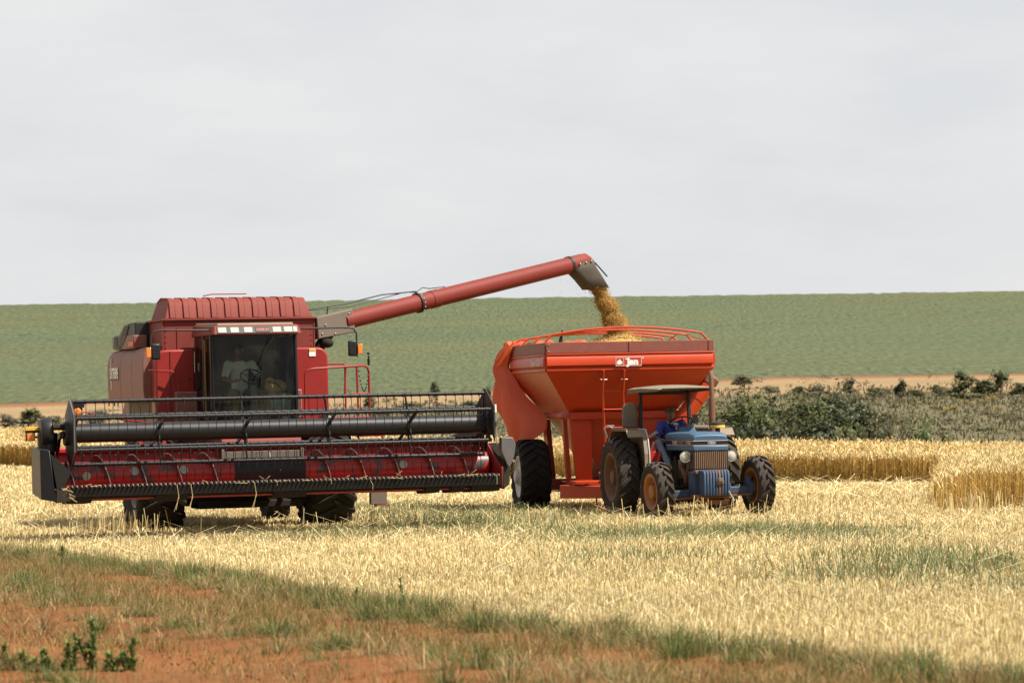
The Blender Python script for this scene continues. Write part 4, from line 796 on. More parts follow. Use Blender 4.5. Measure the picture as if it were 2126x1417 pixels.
for xx in (-2.25, -1.85): b = MB(); b.bb(xx - .02, xx + .02, -2.4, -2.3, 1.6, 1.75); b.build('hose_bracket', M['header_red'], hd_)
text_obj('size_lettering', '1020', .13, M['white'], hd_, (2.20, -2.62, 1.5955), (R(6), 0, 0), bold=.004)
b = MB(); b.bb(HX0 - .02, HX1 + .02, -3.97, -3.78, .80, .955); b.prism([(-3.96, .80), (-3.80, .76), (-3.4, .72), (-3.4, .745), (-3.78, .80)], 'x', HX0, HX1); b.build('cutter_bar', M['barblack'], hd_, .006)
b = MB(); b.bb(HX0, HX1, -3.80, -3.74, .735, .80); b.build('bar_skirt', M['header_red'], hd_)
for x0, x1, z_ in ((-3.75, -3.35, .70), (-2.3, -1.75, .70), (2.75, 2.98, .70), (3.1, 3.6, .70), (2.3, 2.55, .70), (-.3, .25, .70)):
    b = MB(); b.prism([(-3.95, z_ + .11), (-3.9, z_), (-3.3, z_ - .03), (-3.2, z_ + .06)], 'x', x0, x1); b.build('skid_shoe', M['underbody'], hd_, .01)
b = MB(); n_ = 96
for i in range(n_):
    xx = HX0 + .05 + (HX1 - HX0 - .1) * i / (n_ - 1); b.hexa([(xx - .020, -3.95, .955), (xx + .020, -3.95, .955), (xx + .020, -3.86, .955), (xx - .020, -3.86, .955), (xx - .012, -3.98, .985), (xx + .012, -3.98, .985), (xx + .016, -3.86, .992), (xx - .016, -3.86, .992)]); b.hexa([(xx - .014, -3.98, .957), (xx + .014, -3.98, .957), (xx + .003, -4.035, .955), (xx - .003, -4.035, .955), (xx - .012, -3.98, .985), (xx + .012, -3.98, .985), (xx + .003, -4.035, .965), (xx - .003, -4.035, .965)])
tag(b.build('knife_guards', M['steel'], hd_, smooth=0), kind='stuff')
b = MB(); b.bb(HX0 + .05, HX1 - .05, -3.90, -3.85, .993, .999); b.build('knife', M['charcoal'], hd_)
# end sheets and crop dividers
for s, xe in ((-1, HX0), (1, HX1)):
    b = MB(); b.prism([(-2.5, .75), (-2.5, 1.62), (-2.8, 1.62), (-3.55, 1.28), (-3.98, 1.10), (-3.98, .76)], 'x', xe, xe + s * .03); b.build('end_sheet', M['header_red'] if s < 0 else M['crimson'], hd_, .006)
b = MB(); x0, x1 = HX0 - .05, HX0 - .40
b.hexa([(x1, -4.05, .78), (x0 - .13, -4.28, .74), (x0 - .10, -3.0, .78), (x1, -3.0, .85), (x1 + .0, -4.00, 1.60), (x0 - .20, -4.08, 1.58), (x0 - .16, -3.0, 1.62), (x1, -3.0, 1.62)]); dv = b.build('divider', M['black'], hd_, .015)
b = MB(); b.hexa([(x0 - .12, -4.27, .95), (x0 + .02, -4.05, .93), (x0 + .02, -3.5, .93), (x0 - .10, -3.5, .95), (x0 - .19, -4.10, 1.52), (x0 + .16, -4.02, 1.22), (x0 + .16, -3.5, 1.22), (x0 - .17, -3.5, 1.54)]); b.build('divider_cheek', M['barblack'], dv, .012)
b = MB(); b.hexa([(x0 - .13, -4.2, .72), (x0 + .12, -4.12, .74), (x0 + .12, -3.6, .74), (x0 - .1, -3.6, .74), (x0 - .12, -4.24, .93), (x0 + .1, -4.06, .92), (x0 + .1, -3.6, .92), (x0 - .1, -3.6, .92)]); b.build('divider_shoe', M['underbody'], dv, .01)
x0, x1 = HX1 + .02, HX1 + .22
b = MB(); b.hexa([(x0, -4.0, .72), (x1 - .06, -3.9, .80), (x1, -3.0, .8), (x0, -3.0, .76), (x0, -3.98, 1.2), (x1, -3.85, 1.45), (x1, -3.0, 1.5), (x0, -3.0, 1.5)]); dv = b.build('divider', M['underbody'], hd_, .015)
b = MB(); b.prism([(x0 - .02, 1.60), (x1 - .02, 1.60), (x1 + .03, 1.48), (x1 + .0, 1.28), (x1 - .1, 1.08), (x0 - .03, 1.38)], 'y', -4.02, -3.86); b.build('divider_cap', M['slate'], dv, .012)
b = MB(); b.tube([(x1 + .02, -3.9, 1.2), (x1 + .1, -3.6, 1.05), (x1 + .12, -3.2, .95)], .03, 6); b.tube([(x1 + .06, -3.4, 1.62), (x1 + .12, -3.5, 1.30)], .02, 6); b.build('divider_rod', M['dusty_plate'], dv)
# drive shield and lamp beside the reel, on the header's right-hand end
b = MB(); b.tube([(-4.0, -3.50, 1.55), (-4.0, -3.52, 1.86)], [.16, .17], 12); b.lathe([(-4.12, .0), (-4.12, .22), (-4.07, .25), (-3.95, .25), (-3.92, .22), (-3.92, 0)], 'x', 22, c=(0, -3.5, 1.86)); ds = b.build('drive_shield', M['black'], hd_, .015)
b = MB(); b.tube([(-3.95, -3.5, 1.75), (-3.9, -3.2, 1.5), (-3.85, -2.7, 1.45)], .06, 8); b.tube([(-4.05, -3.4, 1.62), (-4.12, -3.35, 1.72), (-4.05, -3.3, 1.85)], .018, 6); b.tube([(-3.95, -3.75, 1.95), (-3.7, -3.7, 1.95)], .05, 8); b.build('drive_linkage', M['underbody'], ds)
b = MB(); b.bb(-4.33, -4.04, -3.30, -3.18, 1.90, 1.96); b.build('marker_bar', M['yellow'], hd_, .006); b = MB(); b.bb(-4.33, -4.02, -3.28, -3.20, 1.86, 1.90); b.bb(-4.32, -4.17, -3.30, -3.2, 1.73, 1.87); b.tube([(-4.2, -3.25, 1.79), (-3.98, -3.3, 1.79)], .02, 6); b.build('marker_bracket', M['charcoal'], hd_, .006)
b = MB(); b.bb(-4.31, -4.18, -3.33, -3.302, 1.735, 1.855); b.build('amber_lamp', M['amber'], hd_, .01)
# ---- cross auger with left- and right-handed flighting
AY, AZ = -3.20, 1.14
b = MB(); b.lathe([(HX0 + .06, 0), (HX0 + .06, .215), (HX1 - .06, .215), (HX1 - .06, 0)], 'x', 36, c=(0, AY, AZ)); au = b.build('header_auger', M['auger_red'], CB)
def flight(xa, xb, hand, ph):
    b = MB(); n_ = int(abs(xb - xa) / .60 * 26); ri, ro = .20, .325; vs = []; fs = []
    for i in range(n_ + 1):
        x_ = xa + (xb - xa) * i / n_; a = ph + hand * 2 * math.pi * (x_ - xa) / .60; ca, sa = math.cos(a), math.sin(a)
        for r_ in (ri, ro):
            for d in (-.004, .004): vs.append((x_ + d, AY + r_ * ca, AZ + r_ * sa))
    for i in range(n_):
        k = 4 * i; fs += [(k, k + 2, k + 6, k + 4), (k + 1, k + 5, k + 7, k + 3), (k + 2, k + 3, k + 7, k + 6)]
    b.add(vs, fs); fo = b.build('flighting', M['flight'], au, smooth=50)
    b = MB(); b.tube([tuple((Vector(vs[4 * i + 2]) + Vector(vs[4 * i + 3])) / 2) for i in range(n_ + 1)], .008, 5); b.build('flight_edge', M['edge'], au); return fo
M['edge'] = paint('polished flight edge', (.55, .50, .46), .35, metal=.6, dust=0)
M['flight'] = paint('worn flighting steel', (0.24, 0.030, 0.022), .35, dust=.05, chips=(.30, .26, .23), chip_amt=.56)
flight(HX0 + .1, -.95, 1, 2.2); flight(HX1 - .1, .45, 1, 1.0)
b = MB()
for i in range(14):
    xx = -.82 + i * .09; a = i * 1.9 + .5; b.tube([(xx, AY, AZ), (xx, AY + .33 * math.cos(a), AZ + .33 * math.sin(a))], .009, 6)
b.build('retract_fingers', M['steel'], au)
b = MB(); b.lathe([(-.86, .2165), (-.86, .219), (.36, .219), (.36, .2165)], 'x', 36, c=(0, AY, AZ)); b.build('centre_sleeve', M['charcoal'], au)
for xx, a in ((-2.55, 2.9), (-1.72, 2.9), (2.05, 2.95), (-3.35, 3.2)):
    b = MB(); b.lathe([(0, .075), (.012, .07), (.012, 0)], 'z', 14, c=(0, 0, 0)); b.build('inspection_plate', M['steel'], au, loc=(xx, AY + .212 * math.cos(a), AZ + .212 * math.sin(a)), rot=(-(math.pi / 2 - a) - 0, 0, 0))
# ---- pick-up reel: tube, six tine bats, spiders, end shields
RY, RZ, RR = -3.60, 1.84, .52; RX0, RX1 = -3.62, 3.46
b = MB(); b.lathe([(RX0, 0), (RX0, .158), (RX1, .158), (RX1, 0)], 'x', 30, c=(0, RY, RZ)); rl = b.build('reel', M['black'], CB)
bats = [(RY + RR * math.cos(R(90 + 60 * k + 2)), RZ + RR * math.sin(R(90 + 60 * k + 2))) for k in range(6)]
b = MB(); b.hexa([(-.008, -.012, -.03), (.008, -.012, -.03), (.008, .012, -.03), (-.008, .012, -.03), (-.010, -.04, .035), (.010, -.04, .035), (.010, .04, .035), (-.010, .04, .035)])
tm = MB(); tm.tube([(0, -.01, 0), (0, -.028, -.03), (.001, -.028, -.12), (.002, -.018, -.20), (.004, .010, -.275)], [.010, .0068, .0062, .0058, .005], 5); tm.lathe([(-.014, .040), (.014, .040)], 'x', 10); tine_me = tm.mesh('tine')
for k, (by, bz) in enumerate(bats):
    b = MB(); b.tube([(RX0 + .02, by, bz), (RX1 - .02, by, bz)], .031, 12); b.build('bat', M['black'], rl)
    for i in range(47):
        xx = RX0 + .10 + i * (RX1 - RX0 - .2) / 46 + rng.normal(0, .006); o = bpy.data.objects.new('tine', tine_me); link(o, rl); o.location = (xx, by, bz); o.rotation_euler = (rng.normal(0, .05), rng.normal(0, .02), 0)
        if i == 0 and k == 0: tine_me.materials.append(M['black'])
for xs in (-2.18, -.72, .70, 2.10):
    b = MB(); b.tube([(xs - .04, RY, RZ), (xs + .04, RY, RZ)], .175, 18)
    for k, (by, bz) in enumerate(bats):
        dx = .045 if k % 2 else -.045; d = Vector((0, by - RY, bz - RZ)).normalized(); p0, p1 = Vector((xs, RY, RZ)) + d * .15, Vector((xs + dx, by, bz)); t_ = Vector((0, -d.z, d.y)) * .042
        b.hexa([p0 - t_ + Vector((-.01, 0, 0)), p0 + t_ + Vector((-.01, 0, 0)), p0 + t_ + Vector((.01, 0, 0)), p0 - t_ + Vector((.01, 0, 0)), p1 - t_ * .7 + Vector((-.01, 0, 0)), p1 + t_ * .7 + Vector((-.01, 0, 0)), p1 + t_ * .7 + Vector((.01, 0, 0)), p1 - t_ * .7 + Vector((.01, 0, 0))])
        b.sphere(tuple(p1), .04, 8, 6)
    b.build('spider', M['black'], rl)
for xs, s in ((RX0, -1), (RX1, 1)):
    b = MB(); hexp = [(RY + (RR + .10) * math.cos(R(90 + 60 * k)), RZ + (RR + .085) * math.sin(R(90 + 60 * k))) for k in range(6)]
    inn = [(RY + .20 * math.cos(R(90 + 60 * k)), RZ + .20 * math.sin(R(90 + 60 * k))) for k in range(6)]
    for k in range(6):
        j = (k + 1) % 6
        if s < 0 or k in (0, 5, 1, 4): b.hexa([(xs, *hexp[k]), (xs, *hexp[j]), (xs + s * .04, *inn[j]), (xs + s * .04, *inn[k]), (xs + s * .02, *hexp[k]), (xs + s * .02, *hexp[j]), (xs + s * .06, *inn[j]), (xs + s * .06, *inn[k])])
    b.tube([(xs - .03 * s, RY, RZ), (xs + .12 * s, RY, RZ)], .2, 18); b.build('end_shield', M['charcoal'], rl)
    b = MB(); b.tube([(xs + s * .03, *hexp[k]) for k in (0, 1, 2, 3)] if s < 0 else [(xs + s * .01, *hexp[k]) for k in (5, 0)], .012, 6); b.build('shield_rim', M['slate'], rl)
    b = MB()
    for k in range(6):
        p1 = Vector((xs - s * .04, *bats[k])); p0 = Vector((xs - s * .04, RY, RZ)); d = (p1 - p0).normalized(); t_ = Vector((0, -d.z, d.y)) * .03; q = Vector((.01, 0, 0)); b.hexa([p0 - t_ - q, p0 + t_ - q, p0 + t_ + q, p0 - t_ + q, p1 - t_ - q, p1 + t_ - q, p1 + t_ + q, p1 - t_ + q])
    b.build('spider', M['black'], rl)
for xs, s in ((RX0 - .16, -1), (RX1 + .14, 1)):
    b = MB(); b.hexa([(xs - .03, -3.7, 1.78), (xs + .03, -3.7, 1.78), (xs + .03, -2.45, 1.62), (xs - .03, -2.45, 1.62), (xs - .03, -3.7, 1.88), (xs + .03, -3.7, 1.88), (xs + .03, -2.45, 1.76), (xs - .03, -2.45, 1.76)]); b.tube([(xs, -3.4, 1.78), (xs, -2.9, 1.35)], .03, 8); b.bb(xs - .05, xs + .05, -2.7, -2.4, 1.5, 1.7); b.build('reel_arm', M['black'], CB, .01)
b = MB(); b.prism([(3.05, 1.60), (3.35, 1.72), (3.5, 1.72), (3.5, 1.60)], 'y', -2.7, -2.5); b.build('reel_arm_base', M['underbody'], hd_)
# straw caught on the cutter bar
b = MB()
for i in range(26):
    xx = rng.uniform(HX0, HX1); z0 = rng.uniform(.96, 1.0); a = rng.normal(0, 1.2); l_ = rng.uniform(.08, .28); dz = -l_ if rng.random() < .12 else rng.uniform(-.02, .1); b.tube([(xx, -3.99, z0), (xx + .4 * l_ * math.sin(a), -4.03, z0 + dz * .5), (xx + l_ * math.sin(a) * (.4 if dz < -.05 else 1), -4.02, z0 + dz)], .0035, 4)
for xx in (-1.95, -1.72, -.65): b.tube([(xx, -4.0, .97), (xx + .02, -4.05, .75), (xx - .06, -4.02, .52)], .0045, 4); b.tube([(xx + .03, -4.0, .8), (xx - .03, -4.04, .55)], .004, 4)
tag(b.build('caught_straw', M['straw'], hd_), kind='stuff')
b = MB()
for k in range(130): b.tube([(-3.86 + rng.normal(0, .07), -4.02 + rng.normal(0, .05), .84 + rng.normal(0, .06)), (-3.86 + rng.normal(0, .09), -4.02 + rng.normal(0, .07), .84 + rng.normal(0, .08))], .004, 3)
tag(b.build('caught_straw', M['straw'], hd_), kind='stuff')
b = MB(); b.tube([(3.80, -3.1, 1.15), (3.78, -3.1, 2.15)], .010, 6); mr_ = b.build('marker_rod', M['steel'], hd_); b = MB(); b.tube([(3.782, -3.1, 2.02), (3.78, -3.1, 2.16)], .02, 8); b.build('rod_tip', M['white'], mr_)
# ------------------------------------------------------------------ grain cart
GC = thing('grain_cart', 'orange red grain cart being filled, with tarpaulin hanging off one rear corner', 'trailer', (1.96, 66.5, CZ - 1.905), (0, R(-1.2), R(9.5)))
XW, YF, YB = 1.62, -2.12, 2.25
def wallring(z, x, y0, y1): return [(-x, y0, z), (x, y0, z), (x, y1, z), (-x, y1, z)]
# rolled upper band of the box, one sheet per side
def band(name, p0, p1, nx, ny):
    """sheet from p0 to p1 (plan), outward normal (nx, ny); ribbed profile extruded along the side"""
    prof = [(0, 2.74), (.03, 2.76), (.03, 2.81), (.005, 2.83), (.06, 2.86), (.06, 2.99), (.02, 3.05), (.045, 3.06), (.045, 3.09), (0, 3.09), (-.04, 3.09), (-.04, 2.74)]
    b = MB(); b.loft([[(q[0] + nx * d, q[1] + ny * d, z) for d, z in prof] for q in (p0, p1)]); return b.build(name, M['orange'], GC, .006)
fb = band('front_band', (-XW, YF), (XW, YF), 0, -1); sb = band('side_band', (-XW, YB), (-XW, YF), -1, 0); band('side_band', (XW, YF), (XW, YB), 1, 0); band('rear_band', (XW, YB), (-XW, YB), 0, 1)
# maroon extension boards, bolted at the joints
def boardp(x0, x1, y0, y1):
    b = MB(); b.bb(x0, x1, y0, y1, 3.095, 3.305); return b.build('extension_board', M['board'], GC, .006)
boardp(-XW, .0, YF - .03, YF); boardp(.01, XW, YF - .03, YF); boardp(-XW - .03, -XW, YF + .004, .05); boardp(-XW - .03, -XW, .056, YB); boardp(XW, XW + .03, YF + .004, .05); boardp(XW, XW + .03, .056, YB); boardp(-XW, XW, YB, YB + .03)
b = MB(); bolts_row(b, [(xx, YF - .03, z_) for xx in (-1.57, .03, 1.57) for z_ in (3.135, 3.27)], .018); b.build('board_bolts', M['steel'], GC)
for x0 in (-.015, XW - .08): b = MB(); b.bb(x0, x0 + .08, YF - .045, YF - .0305, 3.10, 3.30); b.build('joint_strap', M['board'], GC)
# hopper walls
T0 = [(-XW, YF, 2.74), (XW, YF, 2.74), (XW, YB, 2.74), (-XW, YB, 2.74)]; zk = 1.97; B0 = [(-1.06, -1.32, zk), (1.06, -1.32, zk), (1.06, 1.6, zk), (-1.06, 1.6, zk)]
def plate(name, pts, mt, th=.03, inward=(0, 1, 0), parent=GC):
    d = Vector(inward) * th; b = MB(); b.hexa([*pts, *[tuple(Vector(p) + d) for p in pts]]); return b.build(name, mt, parent)
cR = (1.32, -.95, zk); cT = (XW, YF, 2.74)
plate('front_slope', [T0[0], T0[1], B0[1], B0[0]], M['orange'], inward=(0, .8, .3))
plate('side_slope', [T0[3], T0[0], B0[0], B0[3]], M['orange_low'], inward=(.8, 0, .3)); plate('side_slope', [T0[1], T0[2], B0[2], (1.06, -1.32, zk)], M['orange_low'], inward=(-.8, 0, .3)); plate('rear_slope', [T0[2], T0[3], B0[3], B0[2]], M['orange_low'], inward=(0, -.8, .3))
b = MB(); zb = 1.84
b.loft([[(x_, y_, z_) for x_, y_ in ((-1.06, -1.32), (1.06, -1.32), (1.06, 1.6), (-1.06, 1.6))] for z_ in (zb, zk)], caps=False); o = b.build('waist_band', M['orange_low'], GC); o.modifiers.new('s', 'SOLIDIFY').thickness = .05
b = MB(); b.bb(-1.02, 1.12, -1.42, -1.335, 1.83, 1.965); b.build('waist_beam', M['orange'], GC, .01)
b = MB(); b.loft([[(-.95, -1.15, 1.84), (.95, -1.15, 1.84), (.95, 1.45, 1.84), (-.95, 1.45, 1.84)], [(-.25, -.55, .62), (.45, -.55, .62), (.45, .8, .62), (-.25, .8, .62)]]); b.build('lower_hopper', M['orange_low'], GC)
b = MB(); b.bb(.30, 1.0, -1.34, -1.30, 1.45, 1.83); b.build('hopper_gusset', M['orange'], GC)
# support legs, each a folded plate
def leg(x0, x1, y, x0b, x1b, mt):
    b = MB(); b.hexa([(x0b, y - .02, .60), (x1b, y - .02, .60), (x1b, y + .10, .60), (x0b, y + .10, .60), (x0, y - .02, 1.83), (x1, y - .02, 1.83), (x1, y + .10, 1.83), (x0, y + .10, 1.83)]); return b.build('support_leg', mt, GC, .008)
leg(-1.05, -.62, -1.30, -.92, -.62, M['orange']); leg(.62, 1.05, -1.30, .62, .92, M['orange'])
for s in (-1, 1):
    b = MB(); b.hexa([(s * 1.06 - .04, -.9, 1.83), (s * 1.06 + .04, -.9, 1.83), (s * 1.06 + .04, -.72, 1.83), (s * 1.06 - .04, -.72, 1.83), (s * .98 - .04, -.9, .55), (s * .98 + .04, -.9, .55), (s * .98 + .04, -.72, .55), (s * .98 - .04, -.72, .55)]); b.build('support_leg', M['orange_low'], GC)
    b = MB(); b.hexa([(s * 1.06 - .05, 1.0, 1.83), (s * 1.06 + .05, 1.0, 1.83), (s * 1.06 + .05, 1.4, 1.83), (s * 1.06 - .05, 1.4, 1.83), (s * .95 - .05, 1.05, .55), (s * .95 + .05, 1.05, .55), (s * .95 + .05, 1.3, .55), (s * .95 - .05, 1.3, .55)]); b.build('support_leg', M['orange_low'], GC)
# chassis and drawbar
b = MB()
for s in (-1, 1): b.bb(*sorted((s * .82, s * 1.0)), -1.4, 1.6, .40, .62)
b.bb(-1.0, 1.0, -1.45, -1.3, .40, .64); b.bb(-1.0, 1.0, 1.45, 1.6, .4, .62); b.bb(-1.2, 1.2, .18, .42, .45, .66)
for s in (-1, 1): b.hexa([(s * .95 - .08, -1.45, .36), (s * .95 + .08, -1.45, .36), (s * .95 + .08, -1.3, .36), (s * .95 - .08, -1.3, .36), (s * .95 - .08, -1.45, .60), (s * .95 + .08, -1.45, .60), (s * .95 + .08, -1.3, .60), (s * .95 - .08, -1.3, .60)])
b.build('chassis', M['orange_low'], GC, .01)
b = MB(); b.hexa([(-1.30, -1.5, .32), (-1.0, -1.5, .32), (.1, -3.35, .34), (-.1, -3.35, .34), (-1.30, -1.5, .58), (-1.0, -1.5, .58), (.1, -3.35, .54), (-.1, -3.35, .54)]); b.hexa([(1.0, -1.5, .32), (1.2, -1.5, .32), (.12, -3.35, .345), (-.08, -3.35, .345), (1.0, -1.5, .58), (1.2, -1.5, .58), (.12, -3.35, .535), (-.08, -3.35, .535)]); b.tube([(0, -3.3, .44), (0, -3.75, .44)], .06, 8); b.build('drawbar', M['orange_low'], GC, .01)
b = MB(); b.bb(-1.10, -.35, -2.1, -1.5, .60, .66); b.build('step_board', M['orange'], GC, .01)
b = MB(); b.tube([(-.72, -2.2, .42), (-.72, -2.2, .2), (-.66, -2.2, .14), (-.5, -2.2, .13), (-.4, -2.2, .14)], .018, 8); b.build('parking_stand', M['orange'], GC)
b = MB(); b.tube([(-.6, -2.0, .78), (.1, -3.3, .66)], .05, 10); b.build('drive_shaft', M['rust'], GC)
# wheels
wheel('wheel', GC, (-1.54, .30, .72), .735, .60, .40, 20, M['rubber'], M['rim_white'], -1, dish=.16); wheel('wheel', GC, (1.54, .30, .72), .735, .60, .40, 20, M['rubber'], M['rim_white'], 1, dish=.16)
# ladder
b = MB()
for x0, x1 in ((-.52, -.44), (-.12, -.05)): b.tube([(x0, -2.17, 2.76), (x0, -2.13, 2.62), (x0 + .01, -1.95, 2.3), (x1, -1.85, .98)], .022, 8)
ld = b.build('ladder', M['orange'], GC)
for z_ in (2.36, 2.01, 1.66, 1.31): b = MB(); yy = -1.97 + (2.3 - z_) * .09; b.tube([(-.50, yy, z_), (-.07, yy, z_)], .016, 8); b.build('rung', M['orange'], ld)
b = MB(); b.tube([(-.58, -2.08, 2.58), (-.44, -2.08, 2.58)], .014, 6); b.tube([(-.18, -2.08, 2.58), (-.04, -2.08, 2.58)], .014, 6); b.build('ladder_bolt', M['steel'], ld)
# hoops that carry the tarpaulin
for yy, rise in ((-1.85, .28), (-.55, .26), (.75, .25), (1.85, .24)):
    pts = []
    for t in np.linspace(-1, 1, 25):
        ax_ = abs(t); z_ = 3.30 + (rise) * (1 - ax_ ** 2.0 * .55) - (max(0, ax_ - .93) / .07) ** 2 * rise * .45; pts.append((t * 1.60, yy, z_))
    b = MB(); b.tube(pts, .021, 8); b.build('hoop', M['orange'], GC)
b = MB(); b.tube([(1.52, -1.85, 3.31), (1.45, 0, 3.50), (1.52, 1.85, 3.31)], .014, 6); b.build('hoop_tie', M['orange'], GC)
b = MB(); b.tube([(-.62, 1.9, 3.3), (-.56, 1.9, 3.62)], [.05, .02], 6); b.build('tarp_crank', M['black'], GC)
# folded unloading auger on the far side
b = MB(); b.tube([(.55, -1.62, 1.02), (1.10, -1.66, 1.78), (1.60, -1.70, 2.47)], .17, 20); ga = b.build('unloading_auger', M['orange'], GC)
for t in (.45, .80): b = MB(); q0, q1 = Vector((.55, -1.62, 1.02)), Vector((1.60, -1.70, 2.47)); qd = (q1 - q0).normalized(); qm = q0.lerp(q1, t); b.tube([tuple(qm - qd * .008), tuple(qm + qd * .008)], .178, 20); b.build('tube_flange', M['orange_low'], ga)
b = MB(); b.tube([(1.60, -1.70, 2.475), (1.68, -1.70, 2.585), (1.71, -1.70, 2.63)], [.18, .18, .12], 20); b.build('auger_end', M['rust'], ga)
# lettering and emblem
def fr(b, x0, x1, z0, z1, w_, y):
    b.bb(x0, x1, y - .003, y, z0, z0 + w_); b.bb(x0, x1, y - .003, y, z1 - w_, z1); b.bb(x0, x0 + w_, y - .003, y, z0 + w_, z1 - w_); b.bb(x1 - w_, x1, y - .003, y, z0 + w_, z1 - w_)
yb_ = YF - .0605
b = MB(); b.bb(-.285, .215, yb_ - .002, yb_ + .03, 2.835, 3.0); lp = b.build('logo_panel', M['orange'], fb)
b = MB(); fr(b, -.285, .215, 2.835, 3.0, .007, yb_ - .0025); b.bb(-.135, -.129, yb_ - .0055, yb_ - .0025, 2.842, 2.993); b.build('logo_border', M['white'], fb, smooth=0)
text_obj('logo_lettering', 'Jan', .165, M['white'], fb, (.045, yb_ - .004, 2.913), (R(90), 0, 0), bold=.010, sx=1.1)
b = MB(); b.bb(-.098, -.012, yb_ - .0065, yb_ - .003, 2.955, 2.976); b.build('letter_serif', M['white'], fb, smooth=0)
b = MB(); hd2 = [(-.262, 2.875), (-.235, 2.862), (-.195, 2.865), (-.165, 2.88), (-.152, 2.90), (-.165, 2.918), (-.185, 2.93), (-.195, 2.965), (-.208, 2.948), (-.22, 2.965), (-.232, 2.94), (-.255, 2.925), (-.262, 2.90)]; b.prism([(x_, z_) for x_, z_ in hd2], 'y', yb_ - .0055, yb_ - .0025); b.build('animal_emblem', M['white'], fb, smooth=0)
b = MB(); b.lathe([(yb_ - .002, .014), (yb_ - .0045, .014), (yb_ - .0045, 0)], 'y', 12, c=(.245, 0, 2.985)); b.build('logo_dot', M['white'], fb)
text_obj('model_lettering', 'Tanker 10.500', .17, M['white'], sb, (-XW - .0625, -1.25, 2.925), (R(90), 0, R(-90)), sx=1.05)
text_obj('maker_lettering', 'Jan', .15, M['white'], sb, (-XW - .0625, 1.75, 2.92), (R(90), 0, R(-90)), bold=.006)
# tarpaulin bunched along the rear corner and hanging down the side
nz_, nu_ = 34, 46; Vt = []; rg = np.random.default_rng(5)
def lerp(a, b_, t): return a + (b_ - a) * t
rows = [(3.36, (-1.66, 1.10), (-1.74, 1.7), (-1.78, 2.25), (-1.2, 2.42)), (3.20, (-1.69, 1.45), (-1.84, 1.8), (-1.90, 2.35), (-1.2, 2.60)), (2.9, (-1.70, 1.80), (-1.95, 1.95), (-2.02, 2.45), (-1.2, 2.75)), (2.55, (-1.55, 1.55), (-2.02, 1.75), (-2.12, 2.35), (-1.2, 2.8)), (2.2, (-1.36, 1.15), (-1.98, 1.45), (-2.16, 2.15), (-1.2, 2.8)), (1.85, (-1.17, .70), (-1.80, 1.10), (-2.14, 1.85), (-1.2, 2.75)), (1.6, (-1.17, .55), (-1.72, .95), (-2.02, 1.6), (-1.2, 2.7)), (1.40, (-1.42, .62), (-1.70, .95), (-1.88, 1.4), (-1.2, 2.6))]
zs = [r_[0] for r_ in rows]
for i in range(nz_):
    zt = lerp(3.36, 1.36, i / (nz_ - 1)); k = 0
    while k < len(zs) - 2 and zt < zs[k + 1]: k += 1
    f_ = (zs[k] - zt) / (zs[k] - zs[k + 1]); cp = [np.array(rows[k][j]) * (1 - f_) + np.array(rows[k + 1][j]) * f_ for j in range(1, 5)]
    for j in range(nu_):
        u_ = j / (nu_ - 1); p = (1 - u_) ** 3 * cp[0] + 3 * u_ * (1 - u_) ** 2 * (cp[1] * 1.12 - cp[0] * .06 - cp[2] * .06) + 3 * u_ ** 2 * (1 - u_) * (cp[2] * 1.1 - cp[1] * .05 - cp[3] * .05) + u_ ** 3 * cp[3]
        fold = .075 * math.sin(u_ * 26 + zt * 2.2 + math.sin(zt * 3)) + .045 * math.sin(u_ * 11 - zt * 5) + .02 * math.sin(u_ * 47 + zt * 9); amp = min(1, (3.40 - zt) / .5 + .25); zz = zt + .06 * math.sin(u_ * 9 + 1) * max(0, (2.0 - zt)) + (.05 * math.sin(u_ * 15) if i == 0 else 0)
        Vt.append((p[0] - fold * amp * .9, p[1] + fold * amp * .5, zz))
Vt = np.array(Vt); ii = np.arange(nz_ - 1)[:, None] * nu_ + np.arange(nu_ - 1)[None, :]; Ft = np.stack([ii, ii + 1, ii + nu_ + 1, ii + nu_], -1).reshape(-1, 4)
np_mesh('tarpaulin', Vt, Ft, M['tarp'], None, GC, True)
# tarpaulin folds lying along the rear top edge
nu_, nv_ = 90, 14; Vt = []
for j in range(nu_):
    u_ = j / (nu_ - 1); xx = -1.70 + u_ * 2.5; 
    for k in range(nv_):
        a = math.pi * k / (nv_ - 1); r_ = .085 + .03 * math.sin(u_ * 23) + .022 * math.sin(u_ * 51 + 1) + .02 * math.sin(a * 3 + u_ * 30); Vt.append((xx, 2.18 + .18 * math.cos(a) + .03 * math.sin(u_ * 17), 3.30 + r_ * math.sin(a) * 1.1))
Vt = np.array(Vt); ii = np.arange(nu_ - 1)[:, None] * nv_ + np.arange(nv_ - 1)[None, :]; Ft = np.stack([ii, ii + 1, ii + nv_ + 1, ii + nv_], -1).reshape(-1, 4); np_mesh('tarpaulin_roll', Vt, Ft, M['tarp'], None, GC, True)
nu_, nv_ = 60, 14; Vt = []
for j in range(nu_):
    u_ = j / (nu_ - 1); yy = 2.2 - u_ * 2.6
    for k in range(nv_):
        a = math.pi * k / (nv_ - 1); r_ = (.075 + .03 * math.sin(u_ * 19) + .02 * math.sin(u_ * 41 + 1) + .016 * math.sin(a * 3 + u_ * 26)) * (1 - .6 * u_); Vt.append((-1.50 + .13 * math.cos(a) + .02 * math.sin(u_ * 13), yy, 3.29 + r_ * math.sin(a)))
Vt = np.array(Vt); ii = np.arange(nu_ - 1)[:, None] * nv_ + np.arange(nv_ - 1)[None, :]; Ft = np.stack([ii, ii + 1, ii + nv_ + 1, ii + nv_], -1).reshape(-1, 4); np_mesh('tarpaulin_roll', Vt, Ft, M['tarp'], None, GC, True)
